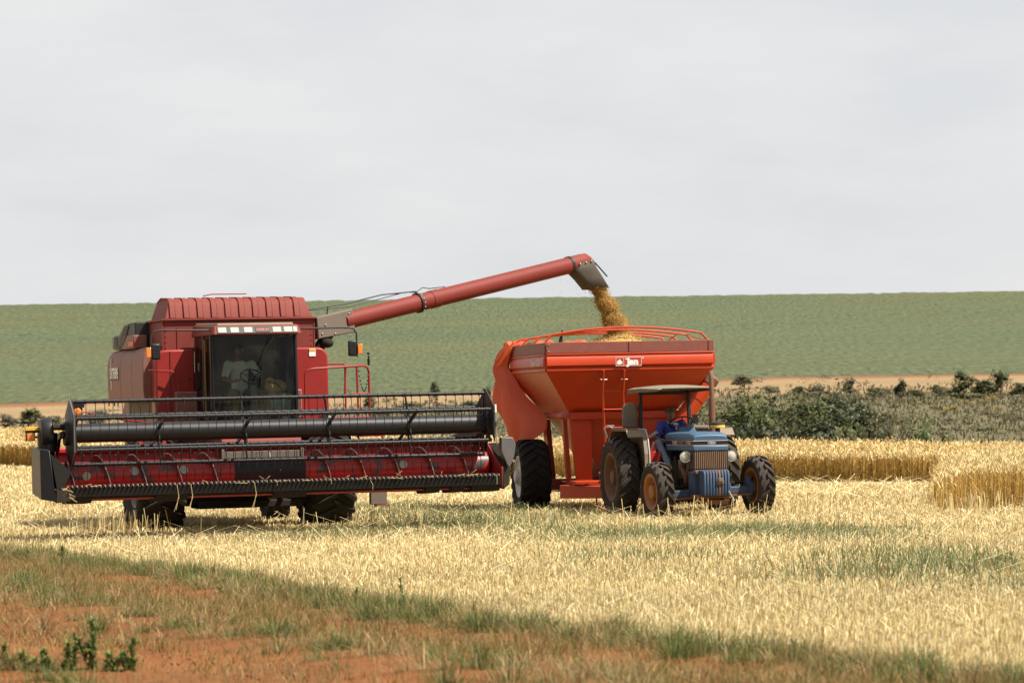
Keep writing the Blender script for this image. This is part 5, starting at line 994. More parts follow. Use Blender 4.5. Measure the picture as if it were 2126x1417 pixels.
# ------------------------------------------------------------------ tractor
TR = thing('tractor', 'blue open station tractor with canopy and front weights, hitched to the grain cart', 'tractor', (3.22, 61.475, CZ - 1.85), (0, R(-1.2), R(14)))
wheel('rear_wheel', TR, (-.96, 1.15, .72), .735, .42, .44, 20, M['rubber_dusty'], M['rust'], -1, dish=.42, spokes=4, rot=(0, R(-.5), 0)); wheel('rear_wheel', TR, (.96, 1.15, .74), .735, .42, .44, 20, M['rubber_dusty'], M['rust'], 1, dish=.42, spokes=4)
wheel('front_wheel', TR, (-.94, -1.2, .50), .53, .31, .315, 17, M['rubber_dusty'], M['rim_orange'], -1, rot=(0, R(-2), R(5)), dish=.5, spokes=6); wheel('front_wheel', TR, (.94, -1.2, .57), .53, .31, .315, 17, M['rubber_dusty'], M['rim_orange'], 1, rot=(0, R(-2), R(5)), dish=.5, spokes=6)
# oscillating front axle, tilted with the ground
b = MB(); b.hexa([(-.80, -1.28, .37), (.80, -1.28, .44), (.80, -1.12, .44), (-.80, -1.12, .37), (-.80, -1.28, .50), (.80, -1.28, .57), (.80, -1.12, .57), (-.80, -1.12, .50)]); fa = b.build('front_axle', M['blue_worn'], TR, .02)
b = MB(); b.hexa([(-.8, -1.29, .33), (.8, -1.29, .40), (.8, -1.11, .40), (-.8, -1.11, .33), (-.8, -1.29, .372), (.8, -1.29, .442), (.8, -1.11, .442), (-.8, -1.11, .372)]); b.lathe([(-1.34, .0), (-1.34, .12), (-1.1, .16), (-1.05, 0)], 'y', 14, c=(.02, 0, .40)); b.build('axle_web', M['rust'], fa)
for s in (-1, 1):
    b = MB(); b.tube([(s * .76, -1.2, .30 + .04 * s), (s * .76, -1.2, .68 + .04 * s)], .075, 12); b.tube([(s * .72, -1.2, .48 + .04 * s), (s * .84, -1.2, .48 + .04 * s)], .13, 12); b.build('steering_knuckle', M['blue_worn'], fa)
b = MB(); b.tube([(-.72, -1.02, .55), (.72, -1.02, .62)], .022, 8); b.tube([(-.3, -1.34, .52), (.35, -1.34, .56)], .03, 8); b.build('tie_rod', M['underbody'], fa)
# engine, gearbox, belly
b = MB(); b.bb(-.20, .20, -1.25, -.2, .52, 1.18); b.bb(-.27, .27, -.2, 1.3, .48, 1.02); b.bb(-.16, .16, -1.3, 1.0, .36, .55); b.tube([(-.62, 1.15, .72), (.62, 1.15, .72)], .14, 12); b.bb(-.32, -.18, -.95, -.45, .7, 1.05); b.tube([(-.30, -.8, .72), (-.30, -.8, 1.08)], .06, 10); b.tube([(-.27, -.5, .6), (-.33, -.3, 1.1)], .03, 8); b.build('engine_block', M['underbody'], TR, .02)
b = MB(); b.tube([(-.32, -1.0, .66), (-.36, -.9, .85), (-.30, -.75, 1.1)], .04, 8); b.tube([(-.30, -1.15, 1.0), (-.33, -1.05, .75), (-.3, -.9, .65)], .05, 10); b.sphere((-.28, -.62, .92), (.08, .1, .1), 10, 6); b.build('engine_pipes', M['rust'], TR)
b = MB(); b.bb(-.42, -.24, -.95, -.78, .95, 1.05); b.build('filter_bowl', M['dusty_plate'], TR, .02)
# hood in three sheets: top shell, stripe band, lower cheek
def hoodring(x, z0, z1, y, crown): return [(-x, y, z0), (-x, y, z1), (-x * .93, y, z1 + crown * .55), (-x * .7, y, z1 + crown * .9), (0, y, z1 + crown), (x * .7, y, z1 + crown * .9), (x * .93, y, z1 + crown * .55), (x, y, z1), (x, y, z0)]
b = MB(); b.loft([hoodring(.315, 1.385, 1.43, -1.42, .05), hoodring(.325, 1.385, 1.46, -1.36, .07), hoodring(.33, 1.385, 1.475, -1.1, .075), hoodring(.335, 1.385, 1.475, -.5, .075), hoodring(.335, 1.385, 1.465, .28, .07)]); hdT = b.build('hood', M['blue'], TR, .012)
b = MB(); b.bb(-.322, .322, -1.425, .27, 1.308, 1.383); st_ = b.build('stripe_band', M['black'], TR, .004)
b = MB()
for z_ in (1.300, 1.381): b.bb(-.327, .327, -1.432, .272, z_, z_ + .010)
b.build('pinstripe', M['pale'], st_)
b = MB(); b.hexa([(-.33, -1.44, 1.205), (.33, -1.44, 1.205), (.33, .27, 1.205), (-.33, .27, 1.205), (-.325, -1.435, 1.299), (.325, -1.435, 1.299), (.325, .27, 1.299), (-.325, .27, 1.299)]); b.build('hood_lower', M['blue'], TR, .02)
text_obj('hood_lettering', 'FORD', .078, M['pale'], st_, (-.3245, -.30, 1.345), (R(90), 0, R(-90)), sx=1.5, bold=.003); text_obj('hood_lettering', 'TURBO', .05, M['redtext'], st_, (-.3245, -.66, 1.345), (R(90), 0, R(-90)), sx=1.4, bold=.003); text_obj('model_lettering', '7630', .078, M['pale'], st_, (-.3245, -1.12, 1.345), (R(90), 0, R(-90)), sx=1.6, bold=.003)
b = MB(); b.add([(.075 * math.cos(t), -1.428, 1.345 + .026 * math.sin(t)) for t in np.linspace(0, 2 * math.pi, 24, endpoint=False)] + [(.075 * math.cos(t), -1.434, 1.345 + .026 * math.sin(t)) for t in np.linspace(0, 2 * math.pi, 24, endpoint=False)], [tuple(range(24, 48))] + [(i, (i + 1) % 24, 24 + (i + 1) % 24, 24 + i) for i in range(24)]); em = b.build('oval_emblem', M['pale'], st_, loc=(.02, 0, 0)); b = MB(); b.add([(.064 * math.cos(t), -1.4355, 1.345 + .019 * math.sin(t)) for t in np.linspace(0, 2 * math.pi, 24, endpoint=False)], [tuple(range(24))]); b.build('emblem_field', M['blue'], em); text_obj('emblem_lettering', 'Ford', .034, M['white'], em, (0, -1.437, 1.345), (R(90), 0, 0), shear=.3)
# radiator grille of vertical bars
b = MB(); b.bb(-.31, .31, -1.38, -1.30, .88, 1.20); b.bb(-.325, -.30, -1.42, -.9, .88, 1.204); b.bb(.30, .325, -1.42, -.9, .88, 1.204); gr_ = b.build('grille_frame', M['charcoal'], TR, .004)
for i in range(17): b = MB(); xx = -.285 + i * .0356; b.bb(xx - .009, xx + .009, -1.425, -1.385, .89, 1.203); b.build('grille_bar', M['grille'], gr_)
for xx, zz in ((-.44, 1.105), (.42, 1.105)):
    b = MB(); b.lathe([(-1.18, .0), (-1.20, .06), (-1.27, .098), (-1.30, .100), (-1.305, .094)], 'y', 22, c=(xx, 0, zz)); b.tube([(xx, -1.22, zz), (xx * .65, -1.15, zz - .05)], .018, 6); hl_ = b.build('headlight', M['charcoal'], TR)
    b = MB(); b.lathe([(-1.300, .094), (-1.318, .07), (-1.325, .0)], 'y', 22, c=(xx, 0, zz)); b.build('lens', M['lamp'], hl_); b = MB(); b.lathe([(-1.303, .100), (-1.312, .100), (-1.312, .092), (-1.303, .092)], 'y', 22, c=(xx, 0, zz), closed=True); b.build('bezel', M['chrome'], hl_)
b = MB(); b.bb(-.31, .31, -1.42, -1.15, .60, .875); b.bb(-.36, -.15, -1.52, -1.2, .36, .84); b.bb(-.28, .28, -1.7, -1.45, .42, .62); b.build('front_support', M['blue_worn'], TR, .015)
b = MB(); b.bb(-.345, .26, -1.60, -1.46, .80, .86); b.bb(-.40, .30, -1.66, -1.42, .36, .44); b.prism([(-1.7, .34), (-1.4, .34), (-1.4, .28), (-1.6, .25)], 'x', -.2, .25); b.build('weight_carrier', M['rust'], TR, .01)
for i in range(9):
    xx = -.262 + i * .0545; mt = M['rust'] if i in (5,) else M['blue_worn']; b = MB(); b.prism([(-1.88, .42), (-1.90, .48), (-1.90, .80), (-1.86, .86), (-1.52, .87), (-1.50, .82), (-1.50, .42)], 'x', xx - .021, xx + .021); b.build('suitcase_weight', mt, TR, .008)
b = MB(); b.bb(-.05, .08, -1.93, -1.905, .62, .70); b.bb(-.03, .06, -1.95, -1.90, .66, .73); b.build('weight_clamp', M['dusty_plate'], TR, .01); b = MB(); b.tube([(.16, -1.92, .50), (.26, -1.94, .32)], .012, 6); b.build('hitch_pin', M['steel'], TR)
# exhaust stack and air pre-cleaner
b = MB(); b.tube([(.36, -.40, 1.10), (.36, -.40, 1.75), (.36, -.40, 1.752), (.36, -.40, 2.14), (.36, -.40, 2.142), (.36, -.40, 2.48), (.36, -.38, 2.56), (.37, -.34, 2.62)], [.058, .058, .062, .062, .043, .043, .043, .045], 16); b.build('exhaust_stack', M['rust'], TR)
b = MB(); b.lathe([(1.52, .045), (1.60, .045), (1.60, .11), (1.605, .13)], 'z', 22, c=(.34, -.78, 0)); ac = b.build('pre_cleaner', M['black'], TR); b = MB(); b.lathe([(1.605, .0), (1.605, .132), (1.655, .134), (1.662, .13)], 'z', 24, c=(.34, -.78, 0)); b.build('cleaner_bowl', M['yellow'], ac); b = MB(); b.lathe([(1.660, .138), (1.690, .136), (1.71, .11), (1.718, .0)], 'z', 24, c=(.34, -.78, 0)); b.build('cleaner_cap', M['charcoal'], ac)
b = MB(); b.tube([(.10, .35, 1.62), (.52, .35, 1.60)], .045, 10); b.tube([(.50, .30, 1.60), (.52, .1, 1.45)], .02, 8); b.build('fuel_neck', M['dusty_plate'], TR)
# dash, steering wheel
b = MB(); b.hexa([(-.10, .25, 1.46), (.30, .25, 1.46), (.28, .58, 1.46), (-.08, .58, 1.46), (-.03, .30, 1.635), (.23, .30, 1.635), (.22, .55, 1.63), (-.02, .55, 1.63)]); da = b.build('dashboard', M['blue'], TR, .025, seg=3)
b = MB(); b.bb(-.26, .26, .27, .60, 1.0, 1.48); b.build('dash_cowl', M['black'], TR, .02)
b = MB(); ctr = Vector((.09, .66, 1.70)); nrm = Vector((0, .50, .86)).normalized(); ax = Vector((1, 0, 0)); ay = nrm.cross(ax); b.tube([tuple(ctr + (ax * math.cos(t) + ay * math.sin(t)) * .215) for t in np.linspace(0, 2 * math.pi, 29)], .014, 6, caps=False)
for t in (.4, 2.5, 4.6): b.tube([tuple(ctr - nrm * .03), tuple(ctr + (ax * math.cos(t) + ay * math.sin(t)) * .21)], .009, 5)
b.tube([tuple(ctr - nrm * .02), tuple(ctr - nrm * .28)], .028, 8); b.build('steering_wheel', M['black'], TR)
# seat, platform, levers, fenders
b = MB(); b.bb(-.25, .25, .82, 1.28, 1.00, 1.10); b.bb(-.23, .23, 1.20, 1.32, 1.10, 1.50); b.bb(-.12, .12, .9, 1.2, .85, 1.0); b.build('seat', M['black'], TR, .04, seg=3)
b = MB(); b.bb(-.62, .62, .15, 1.3, .80, .85); b.build('platform', M['underbody'], TR, .01)
for s in (-1, 1):
    pts = [(.22, .80), (.24, 1.15), (.34, 1.46), (.48, 1.585), (1.45, 1.585), (1.70, 1.40)]
    b = MB()
    for (y0, z0), (y1, z1) in zip(pts[:-1], pts[1:]):
        xi, xo = s * .64, s * 1.02 if y0 > .3 else s * .74
        n_ = Vector((0, -(z1 - z0), (y1 - y0))).normalized() * .02; b.hexa([(xi, y0, z0), (xo, y0, z0), (xo, y1, z1), (xi, y1, z1), (xi, y0 - n_.y, z0 - n_.z), (xo, y0 - n_.y, z0 - n_.z), (xo, y1 - n_.y, z1 - n_.z), (xi, y1 - n_.y, z1 - n_.z)])
    b.prism([(.22, .80), (.24, 1.15), (.34, 1.46), (.48, 1.585), (1.45, 1.585), (1.70, 1.40), (1.7, .85)], 'x', s * .64, s * .66); fe = b.build('fender', M['fender'], TR)
    b = MB(); b.tube([(s * .65, y_ - .008, z_ + .008) for y_, z_ in pts], .013, 6); b.build('fender_edge', M['pale'], fe)
    b = MB(); b.bb(*sorted((s * .78, s * 1.03)), .50, 1.44, 1.588, 1.606); b.build('fender_top', M['dusty_plate'], fe, .005)
b = MB(); b.tube([(-1.0, 1.45, 1.62), (-1.12, 1.45, 1.66), (-1.16, 1.45, 1.60), (-1.12, 1.4, 1.45), (-1.02, 1.4, 1.30)], .016, 6); b.tube([(-1.1, 1.45, 1.66), (-.85, 1.45, 1.66)], .014, 6); b.build('fender_rail', M['slate'], TR)
b = MB()
for k, (dx, dz) in enumerate(((0, 0), (.03, .03), (.06, .01))): b.tube([(-.60 + dx, .75, 1.40 + dz * .5), (-.38 + dx, .78, 1.52 + dz)], .012, 6)
b.tube([(-.58, .45, 1.18), (-.50, .42, 1.36)], .022, 6); b.build('hydraulic_levers', M['pale'], TR)
b = MB(); b.bb(-.60, -.40, .35, .65, .85, 1.18); b.tube([(-.56, .4, 1.1), (-.45, .45, 1.28), (-.4, .5, 1.16)], .03, 8); b.tube([(-.5, .33, .9), (-.42, .33, 1.15)], .03, 8); b.build('valve_block', M['header_red'], TR, .02)
# roll-over posts and canopy
for s in (-1, 1):
    b = MB(); b.hexa([(s * .50 - .035, 1.30, .80), (s * .50 + .035, 1.30, .80), (s * .50 + .035, 1.40, .80), (s * .50 - .035, 1.40, .80), (s * .46 - .03, 1.36, 2.27), (s * .46 + .03, 1.36, 2.27), (s * .46 + .03, 1.45, 2.27), (s * .46 - .03, 1.45, 2.27)]); b.build('rollover_post', M['charcoal'], TR, .01)
b = MB(); b.bb(-.49, .49, 1.36, 1.44, 2.22, 2.29)
for s in (-1, 1): b.tube([(s * .46, 1.4, 2.26), (s * .46, .1, 2.30)], .022, 6)
b.build('canopy_frame', M['charcoal'], TR)
def cr(y, z, w_, cv, th): return [(-w_, y, z - th), (-w_, y, z - .01), (-w_ * .8, y, z + cv * .55), (-w_ * .4, y, z + cv * .92), (0, y, z + cv), (w_ * .4, y, z + cv * .92), (w_ * .8, y, z + cv * .55), (w_, y, z - .01), (w_, y, z - th), (w_ * .9, y, z - th + .03), (0, y, z - .02), (-w_ * .9, y, z - th + .03)]
b = MB(); b.loft([cr(-.08, 2.325, .52, .02, .03), cr(.0, 2.335, .58, .03, .06), cr(.9, 2.35, .61, .05, .085), cr(1.8, 2.335, .60, .04, .10), cr(1.92, 2.32, .56, .02, .07)]); b.build('canopy', M['canopy'], TR, .008)
b = MB(); pts = [(-.80, 1.62), (-.80, 1.98), (-.77, 2.05), (-.70, 2.085), (-.58, 2.085), (-.535, 2.06), (-.52, 2.0), (-.52, 1.62)]; b.prism(pts, 'y', 1.42, 1.50); b.build('side_screen', M['fender'], TR, .02)
b = MB(); b.tube([(.46, 1.0, 1.72), (.52, .9, 1.62)], .010, 6); b.bb(.42, .52, 1.0, 1.02, 1.68, 1.84); b.build('mirror', M['black'], TR)
# ------------------------------------------------------------------ people: one continuous fused body each, clothes as children
def eval_mesh(o):
    dg = bpy.context.evaluated_depsgraph_get(); me = bpy.data.meshes.new_from_object(o.evaluated_get(dg)); col.objects.unlink(o); bpy.data.objects.remove(o); return me
def skin_part(nodes, edges, sub=2):
    """tapered limbs as rows of overlapping ellipsoids, fused afterwards into one skin"""
    b = MB(); rad = lambda k: nodes[k][1] if isinstance(nodes[k][1], tuple) else (nodes[k][1], nodes[k][1])
    for a, c in edges:
        p, q = Vector(nodes[a][0]), Vector(nodes[c][0]); ra, rc = rad(a), rad(c); st = max(3, int((q - p).length / (.35 * min(ra[1], rc[1]))) + 1)
        for i in range(st + 1):
            t = i / st; rx, ry = ra[0] * (1 - t) + rc[0] * t, ra[1] * (1 - t) + rc[1] * t
            if a in ('ch', 'pel') and c[:2] in ('sh', 'hp'): rx = ry = rc[0] * (.8 + .2 * t) + (ra[1] - rc[0]) * .4 * (1 - t)
            b.sphere(tuple(p.lerp(q, t)), (rx, ry, (rx + ry) / 2 if rx > ry * 1.25 else rx), 12, 8)
    return b.mesh('limb', 0)
def fuse(meshes, voxel, name, mat, parent):
    bm = bmesh.new()
    for m_ in meshes: bm.from_mesh(m_)
    me = bpy.data.meshes.new(name); bm.to_mesh(me); bm.free(); o = bpy.data.objects.new(name, me); col.objects.link(o); rm = o.modifiers.new('r', 'REMESH'); rm.mode = 'VOXEL'; rm.voxel_size = voxel; sm_ = o.modifiers.new('s', 'SMOOTH'); sm_.iterations = 3; sm_.factor = .4
    me = eval_mesh(o); me.name = name; me.materials.clear(); me.materials.append(mat); me.polygons.foreach_set('use_smooth', [True] * len(me.polygons)); o = bpy.data.objects.new(name, me); link(o, parent); return o
def hand(nodes, edges, key, wrist, d, n, side):
    """palm and five curled fingers from the wrist; d along the hand, n back of the hand, side towards the thumb"""
    w_, d, n, t_ = Vector(wrist), Vector(d).normalized(), Vector(n).normalized(), Vector(side).normalized(); pm = w_ + d * .06; nodes[key + 'palm'] = (tuple(pm), (.036, .018)); edges.append((key, key + 'palm'))
    meshes = []
    for i, ln in enumerate((.070, .080, .074, .058)):
        f0 = pm + d * .02 + t_ * (.030 - .020 * i); f1 = f0 + d * ln * .45 - n * .006; f2 = f1 + d * ln * .28 - n * ln * .30; f3 = f2 - n * ln * .32 - d * .004; meshes.append(skin_part({'a': (tuple(f0), .0095), 'b': (tuple(f1), .009), 'c': (tuple(f2), .0085), 'e': (tuple(f3), .0075)}, [('a', 'b'), ('b', 'c'), ('c', 'e')], 1))
    a0 = w_ + d * .02 + t_ * .022; a1 = a0 + t_ * .03 + d * .025 - n * .012; a2 = a1 + d * .035 - n * .016 + t_ * .004; meshes.append(skin_part({'a': (tuple(a0), .012), 'b': (tuple(a1), .011), 'c': (tuple(a2), .009)}, [('a', 'b'), ('b', 'c')], 1)); return meshes
def head_mesh(c, yaw, tilt=0.0):
    b = MB(); b.sphere((0, 0, .02), (.076, .098, .108), 20, 14); b.sphere((0, -.022, -.055), (.056, .068, .062), 16, 10); b.sphere((0, -.105, -.015), (.013, .022, .024), 10, 7); b.sphere((0, -.085, -.058), (.028, .014, .012), 10, 6); b.sphere((0, -.082, .032), (.05, .016, .012), 10, 6)
    for s in (-1, 1): b.sphere((s * .078, .01, -.005), (.012, .022, .034), 8, 6)
    m_ = b.mesh('head'); T_ = Matrix.Translation(c) @ Matrix.Rotation(yaw, 4, 'Z') @ Matrix.Rotation(tilt, 4, 'X'); m_.transform(T_); return m_, T_
def person(label, parent_frame, J, cfg):
    o = bpy.data.objects.new('person', None); link(o); o.matrix_world = parent_frame; tag(o, label, 'person')
    nodes = {'pel': (J['pel'], (.145, .11)), 'sp': (J['sp'], (.135, .10)), 'ch': (J['ch'], (.155, .105)), 'nk': (J['nk'], .055), 'hd': (J['hd'], .058)}; edges = [('pel', 'sp'), ('sp', 'ch'), ('ch', 'nk'), ('nk', 'hd')]; fing = []
    for s in 'rl':
        for a, r_ in (('sh', .062), ('el', .044), ('wr', .029)): nodes[a + s] = (J[a + s], r_)
        for a, r_ in (('hp', .088), ('kn', .062), ('an', .042), ('to', .04)): nodes[a + s] = (J[a + s], r_)
        edges += [('ch', 'sh' + s), ('sh' + s, 'el' + s), ('el' + s, 'wr' + s), ('pel', 'hp' + s), ('hp' + s, 'kn' + s), ('kn' + s, 'an' + s), ('an' + s, 'to' + s)]; fing += hand(nodes, edges, 'wr' + s, J['wr' + s], J['hdir' + s], J['hnor' + s], J['hth' + s])
    hm, T_ = head_mesh(Vector(J['hd']) + Vector((0, -.01, .075)), J['yaw'], J.get('tilt', 0)); fuse([skin_part(nodes, edges)] + fing + [hm], .0095, 'body', M['skin'], o)
    g = .014; sh = {'pel': (J['pel'], (.150, .122)), 'sp': (J['sp'], (.150, .115)), 'ch': (J['ch'], (.168, .12)), 'nk': (tuple(Vector(J['nk']) * .75 + Vector(J['ch']) * .25), .066)}; se = [('pel', 'sp'), ('sp', 'ch'), ('ch', 'nk')]
    for s in 'rl':
        mid = Vector(J['sh' + s]) * .25 + Vector(J['el' + s]) * .75; sh['sh' + s] = (J['sh' + s], .079); sh['m' + s] = (tuple(mid), .068); se += [('ch', 'sh' + s), ('sh' + s, 'm' + s)]
    sob = fuse([skin_part(sh, se)], .011, 'shirt', cfg['shirt'], o); b = MB(); nk = Vector(J['nk']) * .66 + Vector(J['ch']) * .34; b.tube([tuple(nk + Vector((.068 * math.cos(t), .068 * math.sin(t) - .012, -.014 * math.cos(t + 1.57) + .008))) for t in np.linspace(0, 2 * math.pi, 21)], .011, 6, caps=False); b.build('collar', cfg['collar'], sob)
    for mk in cfg.get('marks', ()): b = MB(); b.sphere(mk[0], mk[1], 12, 8); b.build('shirt_print', M['white'], sob)
    tr = {'pel': (J['pel'], (.155, .13))}; te = []
    for s in 'rl': tr['hp' + s] = (J['hp' + s], .105); tr['kn' + s] = (J['kn' + s], .080); tr['an' + s] = (J['an' + s], .062); te += [('pel', 'hp' + s), ('hp' + s, 'kn' + s), ('kn' + s, 'an' + s)]
    fuse([skin_part(tr, te)], .011, 'trousers', cfg['trousers'], o)
    for s in 'rl': b = MB(); a, t_ = Vector(J['an' + s]), Vector(J['to' + s]); b.tube([tuple(a + Vector((0, .04, -.05))), tuple(a + Vector((0, 0, -.045))), tuple((a + t_) / 2 + Vector((0, 0, -.02))), tuple(t_)], [.035, .05, .05, .035], 10); b.build('boot', M['black'], o)
    b = MB(); b.sphere((0, .006, .045), (.083, .104, .092), 18, 10); hb = b.mesh('hair'); hb.transform(T_); bm = bmesh.new(); bm.from_mesh(hb); iv = T_.inverted(); bmesh.ops.delete(bm, geom=[v for v in bm.verts if (iv @ v.co).z < -.02 or ((iv @ v.co).y < -.04 and (iv @ v.co).z < .05)], context='VERTS'); bm.to_mesh(hb); bm.free(); hb.materials.append(M['hair']); link(bpy.data.objects.new('hair', hb), o)
    b = MB(); b.lathe([(.048, .092), (.075, .092), (.11, .08), (.135, .05), (.142, 0)], 'z', 20, c=(0, .004, 0)); b.hexa([(-.07, -.085, .048), (.07, -.085, .048), (.06, -.03, .05), (-.06, -.03, .05), (-.055, -.165, .040), (.055, -.165, .040), (.06, -.03, .062), (-.06, -.03, .062)]); cm = b.mesh('cap'); cm.transform(T_); cm.materials.append(cfg['cap']); link(bpy.data.objects.new('cap', cm), o)
    for s in (-1, 1): b = MB(); b.sphere((s * .031, -.088, .008), (.012, .008, .008), 8, 6); em_ = b.mesh('eye'); em_.transform(T_); em_.materials.append(M['hair']); link(bpy.data.objects.new('eye', em_), o)
    b = MB(); b.sphere((0, -.093, -.045), (.034, .009, .009), 10, 6); mm = b.mesh('moustache'); mm.transform(T_); mm.materials.append(M['hair']); link(bpy.data.objects.new('moustache', mm), o)
    return o
bpy.context.view_layer.update()
person('person in a royal blue shirt, jeans and cap sitting on the tractor', TR.matrix_world.copy(), dict(pel=(.0, 1.02, 1.22), sp=(-.01, 1.0, 1.40), ch=(-.015, .95, 1.60), nk=(-.04, .90, 1.745), hd=(-.05, .88, 1.775), yaw=R(-8), tilt=R(-4),
    shr=(-.215, .93, 1.665), elr=(-.33, .86, 1.42), wrr=(-.29, .62, 1.385), hdirr=(.35, -.85, -.1), hnorr=(0, -.1, 1), hthr=(.9, .3, 0), shl=(.185, .94, 1.685), ell=(.30, .80, 1.46), wrl=(-.10, .55, 1.43), hdirl=(-.75, -.5, -.1), hnorl=(0, -.2, 1), hthl=(.4, -.9, 0),
    hpr=(-.11, .98, 1.17), knr=(-.40, .52, 1.33), anr=(-.27, .24, .93), tor=(-.27, .10, .88), hpl=(.11, .98, 1.17), knl=(.24, .52, 1.25), anl=(.22, .35, .94), tol=(.22, .2, .90)),
    dict(shirt=M['shirt_blue'], collar=M['collar'], trousers=M['jeans'], cap=M['cap'], marks=(((.045, .826, 1.66), (.05, .014, .032)), ((.06, .828, 1.59), (.03, .014, .028)))))
person('person in a white shirt and dark cap driving inside the combine cab', CB.matrix_world.copy(), dict(pel=(-.04, .12, 2.46), sp=(-.04, .10, 2.64), ch=(-.04, .06, 2.88), nk=(-.05, .03, 3.07), hd=(-.05, .02, 3.13), yaw=R(12),
    shr=(-.25, .05, 2.96), elr=(-.36, -.12, 2.70), wrr=(-.24, -.38, 2.66), hdirr=(.6, -.6, .3), hnorr=(-.2, -.5, .8), hthr=(.7, .5, .3), shl=(.17, .05, 2.96), ell=(.30, -.12, 2.72), wrl=(.24, -.36, 2.70), hdirl=(-.3, -.7, .4), hnorl=(.2, -.5, .8), hthl=(-.7, .4, .3),
    hpr=(-.15, .10, 2.43), knr=(-.20, -.36, 2.44), anr=(-.20, -.42, 2.03), tor=(-.20, -.58, 1.98), hpl=(.07, .10, 2.43), knl=(.20, -.36, 2.44), anl=(.20, -.42, 2.03), tol=(.20, -.58, 1.98)),
    dict(shirt=M['shirt_white'], collar=M['shirt_white'], trousers=M['khaki'], cap=M['capdark']))
# belongings in the combine cab
def in_cab(name, label, cat, l): return thing(name, label, cat, CB.matrix_world @ Vector(l), (0, R(-1.3), R(16)))
o = in_cab('cooler_box', 'pale green cooler box beside the combine driver', 'cooler', (.50, -.72, 1.93)); b = MB(); b.bb(-.19, .17, -.17, .17, 0, .42); b.build('box', M['jug'], o, .03); b = MB(); b.bb(-.205, .185, -.185, .185, .42, .50); b.build('lid', M['jug'], o, .03, seg=3)
o = in_cab('cloth_bag', 'tan cloth bag lying on the green cooler', 'bag', (.46, -.62, 2.432)); b = MB(); b.sphere((0, 0, .12), (.20, .14, .13), 18, 12); b.sphere((-.1, 0, .2), (.09, .08, .09), 12, 8); b.build('sack', M['bag'], o); b = MB(); b.tube([(-.15, -.08, .22), (0, -.14, .17), (.13, -.1, .02)], .014, 6); b.build('strap', M['black'], o)
o = in_cab('clay_jar', 'brown jar standing by the cab windshield', 'jar', (.36, -1.10, 1.935)); b = MB(); b.lathe([(0, 0), (0, .085), (.06, .10), (.14, .085), (.17, .06), (.2, .06), (.2, 0)], 'z', 18); b.build('jar_body', M['rust'], o); b = MB(); b.lathe([(.2, .065), (.225, .06), (.23, 0)], 'z', 16); b.build('lid', M['bag'], o)
o = in_cab('paper_roll', 'crumpled pale paper beside the brown jar', 'paper', (.52, -1.07, 1.935)); b = MB(); b.sphere((0, 0, .05), (.07, .05, .05), 9, 5); b.build('wad', M['white'], o, smooth=0)

# ------------------------------------------------------------------ grain: heap in the cart and stream from the spout
M['grain'] = vcol('wheat grain', .6, nscale=60, namt=.35, bump=.6)
GX = GC.matrix_world
nr, na = 40, 72; Vg = []; cx, cy = .20, -.12
for i in range(nr + 1):
    for j in range(na):
        r_ = i / nr; a = 2 * math.pi * j / na; ca, sa = math.cos(a), math.sin(a); m_ = 1 / max(abs(ca) / 1.56, abs(sa) / 2.1); R_ = min(m_, 9); x_ = cx + (ca * R_ - cx) * r_; y_ = cy + (sa * R_ - cy) * r_
        d = math.hypot(x_ - cx, (y_ - cy) * .9); z_ = 3.10 + .32 * math.exp(-(d / .55) ** 1.4) + .12 * math.exp(-(d / 1.2) ** 2) + .012 * math.sin(x_ * 9 + y_ * 5) * math.exp(-d) + rng.normal(0, .005)
        Vg.append((x_, y_, z_))
Vg = np.array(Vg); Fg = np.array([(i * na + j, i * na + (j + 1) % na, (i + 1) * na + (j + 1) % na, (i + 1) * na + j) for i in range(nr) for j in range(na)])
mw = np.array(GX); Vw = Vg @ mw[:3, :3].T + mw[:3, 3]
hp_ = np_mesh('grain_heap', Vw, Fg, M['grain'], np.clip(jit(len(Vw), (.52, .33, .105), .10), 0, .9), smooth=True); tag(hp_, 'golden grain heaped up inside the grain cart', 'grain', kind='stuff')
n = 95000; t = rng.random(n); ph = U(n, 0, 6.28); rr = np.sqrt(rng.random(n))
S0, S1 = np.array(CB.matrix_world @ (c0 + ad * .42 + dn * .50)), np.array(GX @ Vector((cx + .04, cy, 3.40)))
xdir = (S1 - S0)[:2] / np.linalg.norm((S1 - S0)[:2]); vx = np.array([xdir[0], xdir[1], 0]); vy = np.array([-xdir[1], xdir[0], 0])
w1 = .115 + .13 * t + .04 * np.sin(t * 19) + .02 * np.sin(t * 41); spread = np.where(rng.random(n) < .035, rng.exponential(.25, n) + 1, rr)
ctr = S0[None] + np.stack([(S1 - S0)[0] * t, (S1 - S0)[1] * t, (S1 - S0)[2] * (.75 * t + .25 * t * t)], -1)
P = ctr + vx * (np.cos(ph) * spread * w1 * 1.05)[:, None] + vy * (np.sin(ph) * spread * w1 * .8)[:, None]; P[:, 2] += rng.normal(0, .03, n)
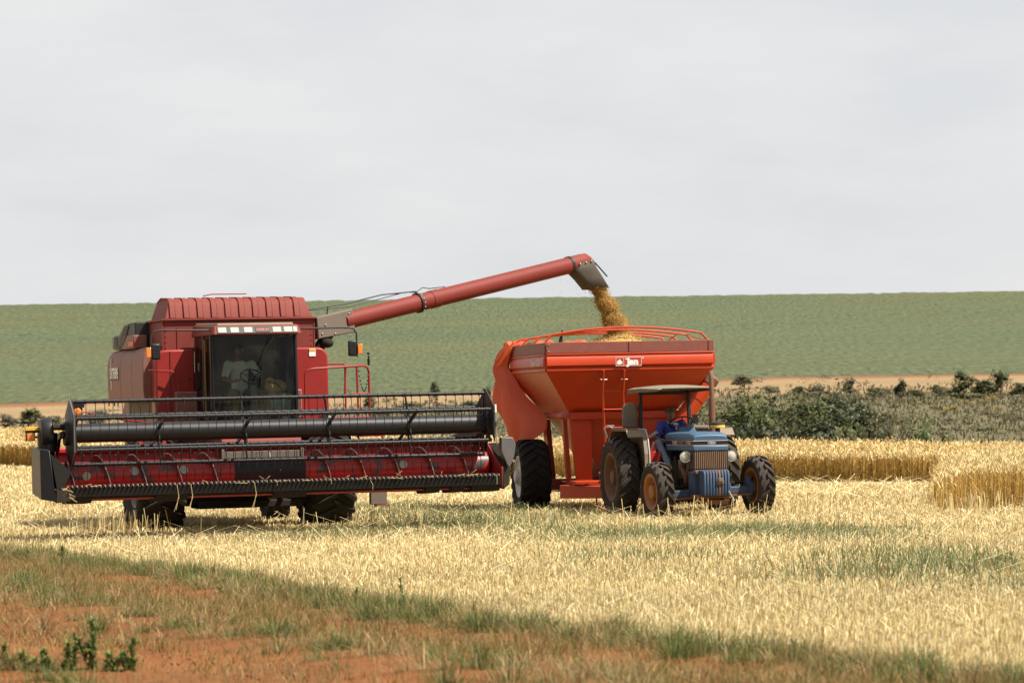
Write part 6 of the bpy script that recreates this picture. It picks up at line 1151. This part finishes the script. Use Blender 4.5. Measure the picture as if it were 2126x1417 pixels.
k2 = rng.normal(0, 1, (2600, 2)); Pl = np.stack([k2[:, 0] * .33 + cx, k2[:, 1] * .33 + cy, np.zeros(2600)], -1); dl = np.hypot(Pl[:, 0] - cx, (Pl[:, 1] - cy) * .9); Pl[:, 2] = 3.11 + .32 * np.exp(-(dl / .55) ** 1.4) + .12 * np.exp(-(dl / 1.2) ** 2) + np.abs(rng.normal(0, .03, 2600)); P = np.concatenate([P, Pl @ mw[:3, :3].T + mw[:3, 3]]); 
far = S0[None] + (S1 - S0)[None] * rng.random((120, 1)) + np.stack([rng.normal(-.3, .3, 120), rng.normal(0, .2, 120), rng.normal(-.05, .2, 120)], -1); P = np.concatenate([P, far]); n = len(P)
r_ = U(n, .0045, .0085); tv = np.array([[1, 1, 1], [1, -1, -1], [-1, 1, -1], [-1, -1, 1]], float) * .8; tf = np.array([[0, 1, 2], [0, 3, 1], [0, 2, 3], [1, 3, 2]]); V = (P[:, None, :] + (tv[None] * rng.uniform(.5, 1.4, (n, 4, 3)) * rng.choice([-1., 1.], (n, 1, 3))) * r_[:, None, None]).reshape(-1, 3); F = ((np.arange(n) * 4)[:, None, None] + tf[None]).reshape(-1, 3)
ns, na2 = 40, 28; cv = []                                 # dense body of the stream that the loose grains surround
for i in range(ns + 1):
    t2 = i / ns; q = S0 + (S1 - S0) * np.array([t2, t2, .75 * t2 + .25 * t2 * t2]); wv = (.115 + .13 * t2 + .04 * math.sin(t2 * 19) + .02 * math.sin(t2 * 41)) * .86
    for j in range(na2): a_ = 2 * math.pi * j / na2; rj = wv * (1 + .10 * math.sin(3 * a_ + t2 * 14) + .07 * math.sin(5 * a_ - t2 * 23) + rng.normal(0, .05)); cv.append(q + vx * math.cos(a_) * rj + vy * math.sin(a_) * rj * .8)
cv = np.array(cv); cf = np.array([(i * na2 + j, i * na2 + (j + 1) % na2, (i + 1) * na2 + (j + 1) % na2) for i in range(ns) for j in range(na2)] + [(i * na2 + j, (i + 1) * na2 + (j + 1) % na2, (i + 1) * na2 + j) for i in range(ns) for j in range(na2)])
gc = np.concatenate([np.repeat(np.clip(jit(n, (.56, .335, .095), .16), 0, .95), 4, 0), np.clip(jit(len(cv), (.50, .295, .085), .12), 0, .95)]); F = np.concatenate([F, cf + len(V)]); V = np.concatenate([V, cv])
tag(np_mesh('falling_grain', V, F, M['grain'], gc), 'stream of golden grain pouring from the auger spout', 'grain', kind='stuff')
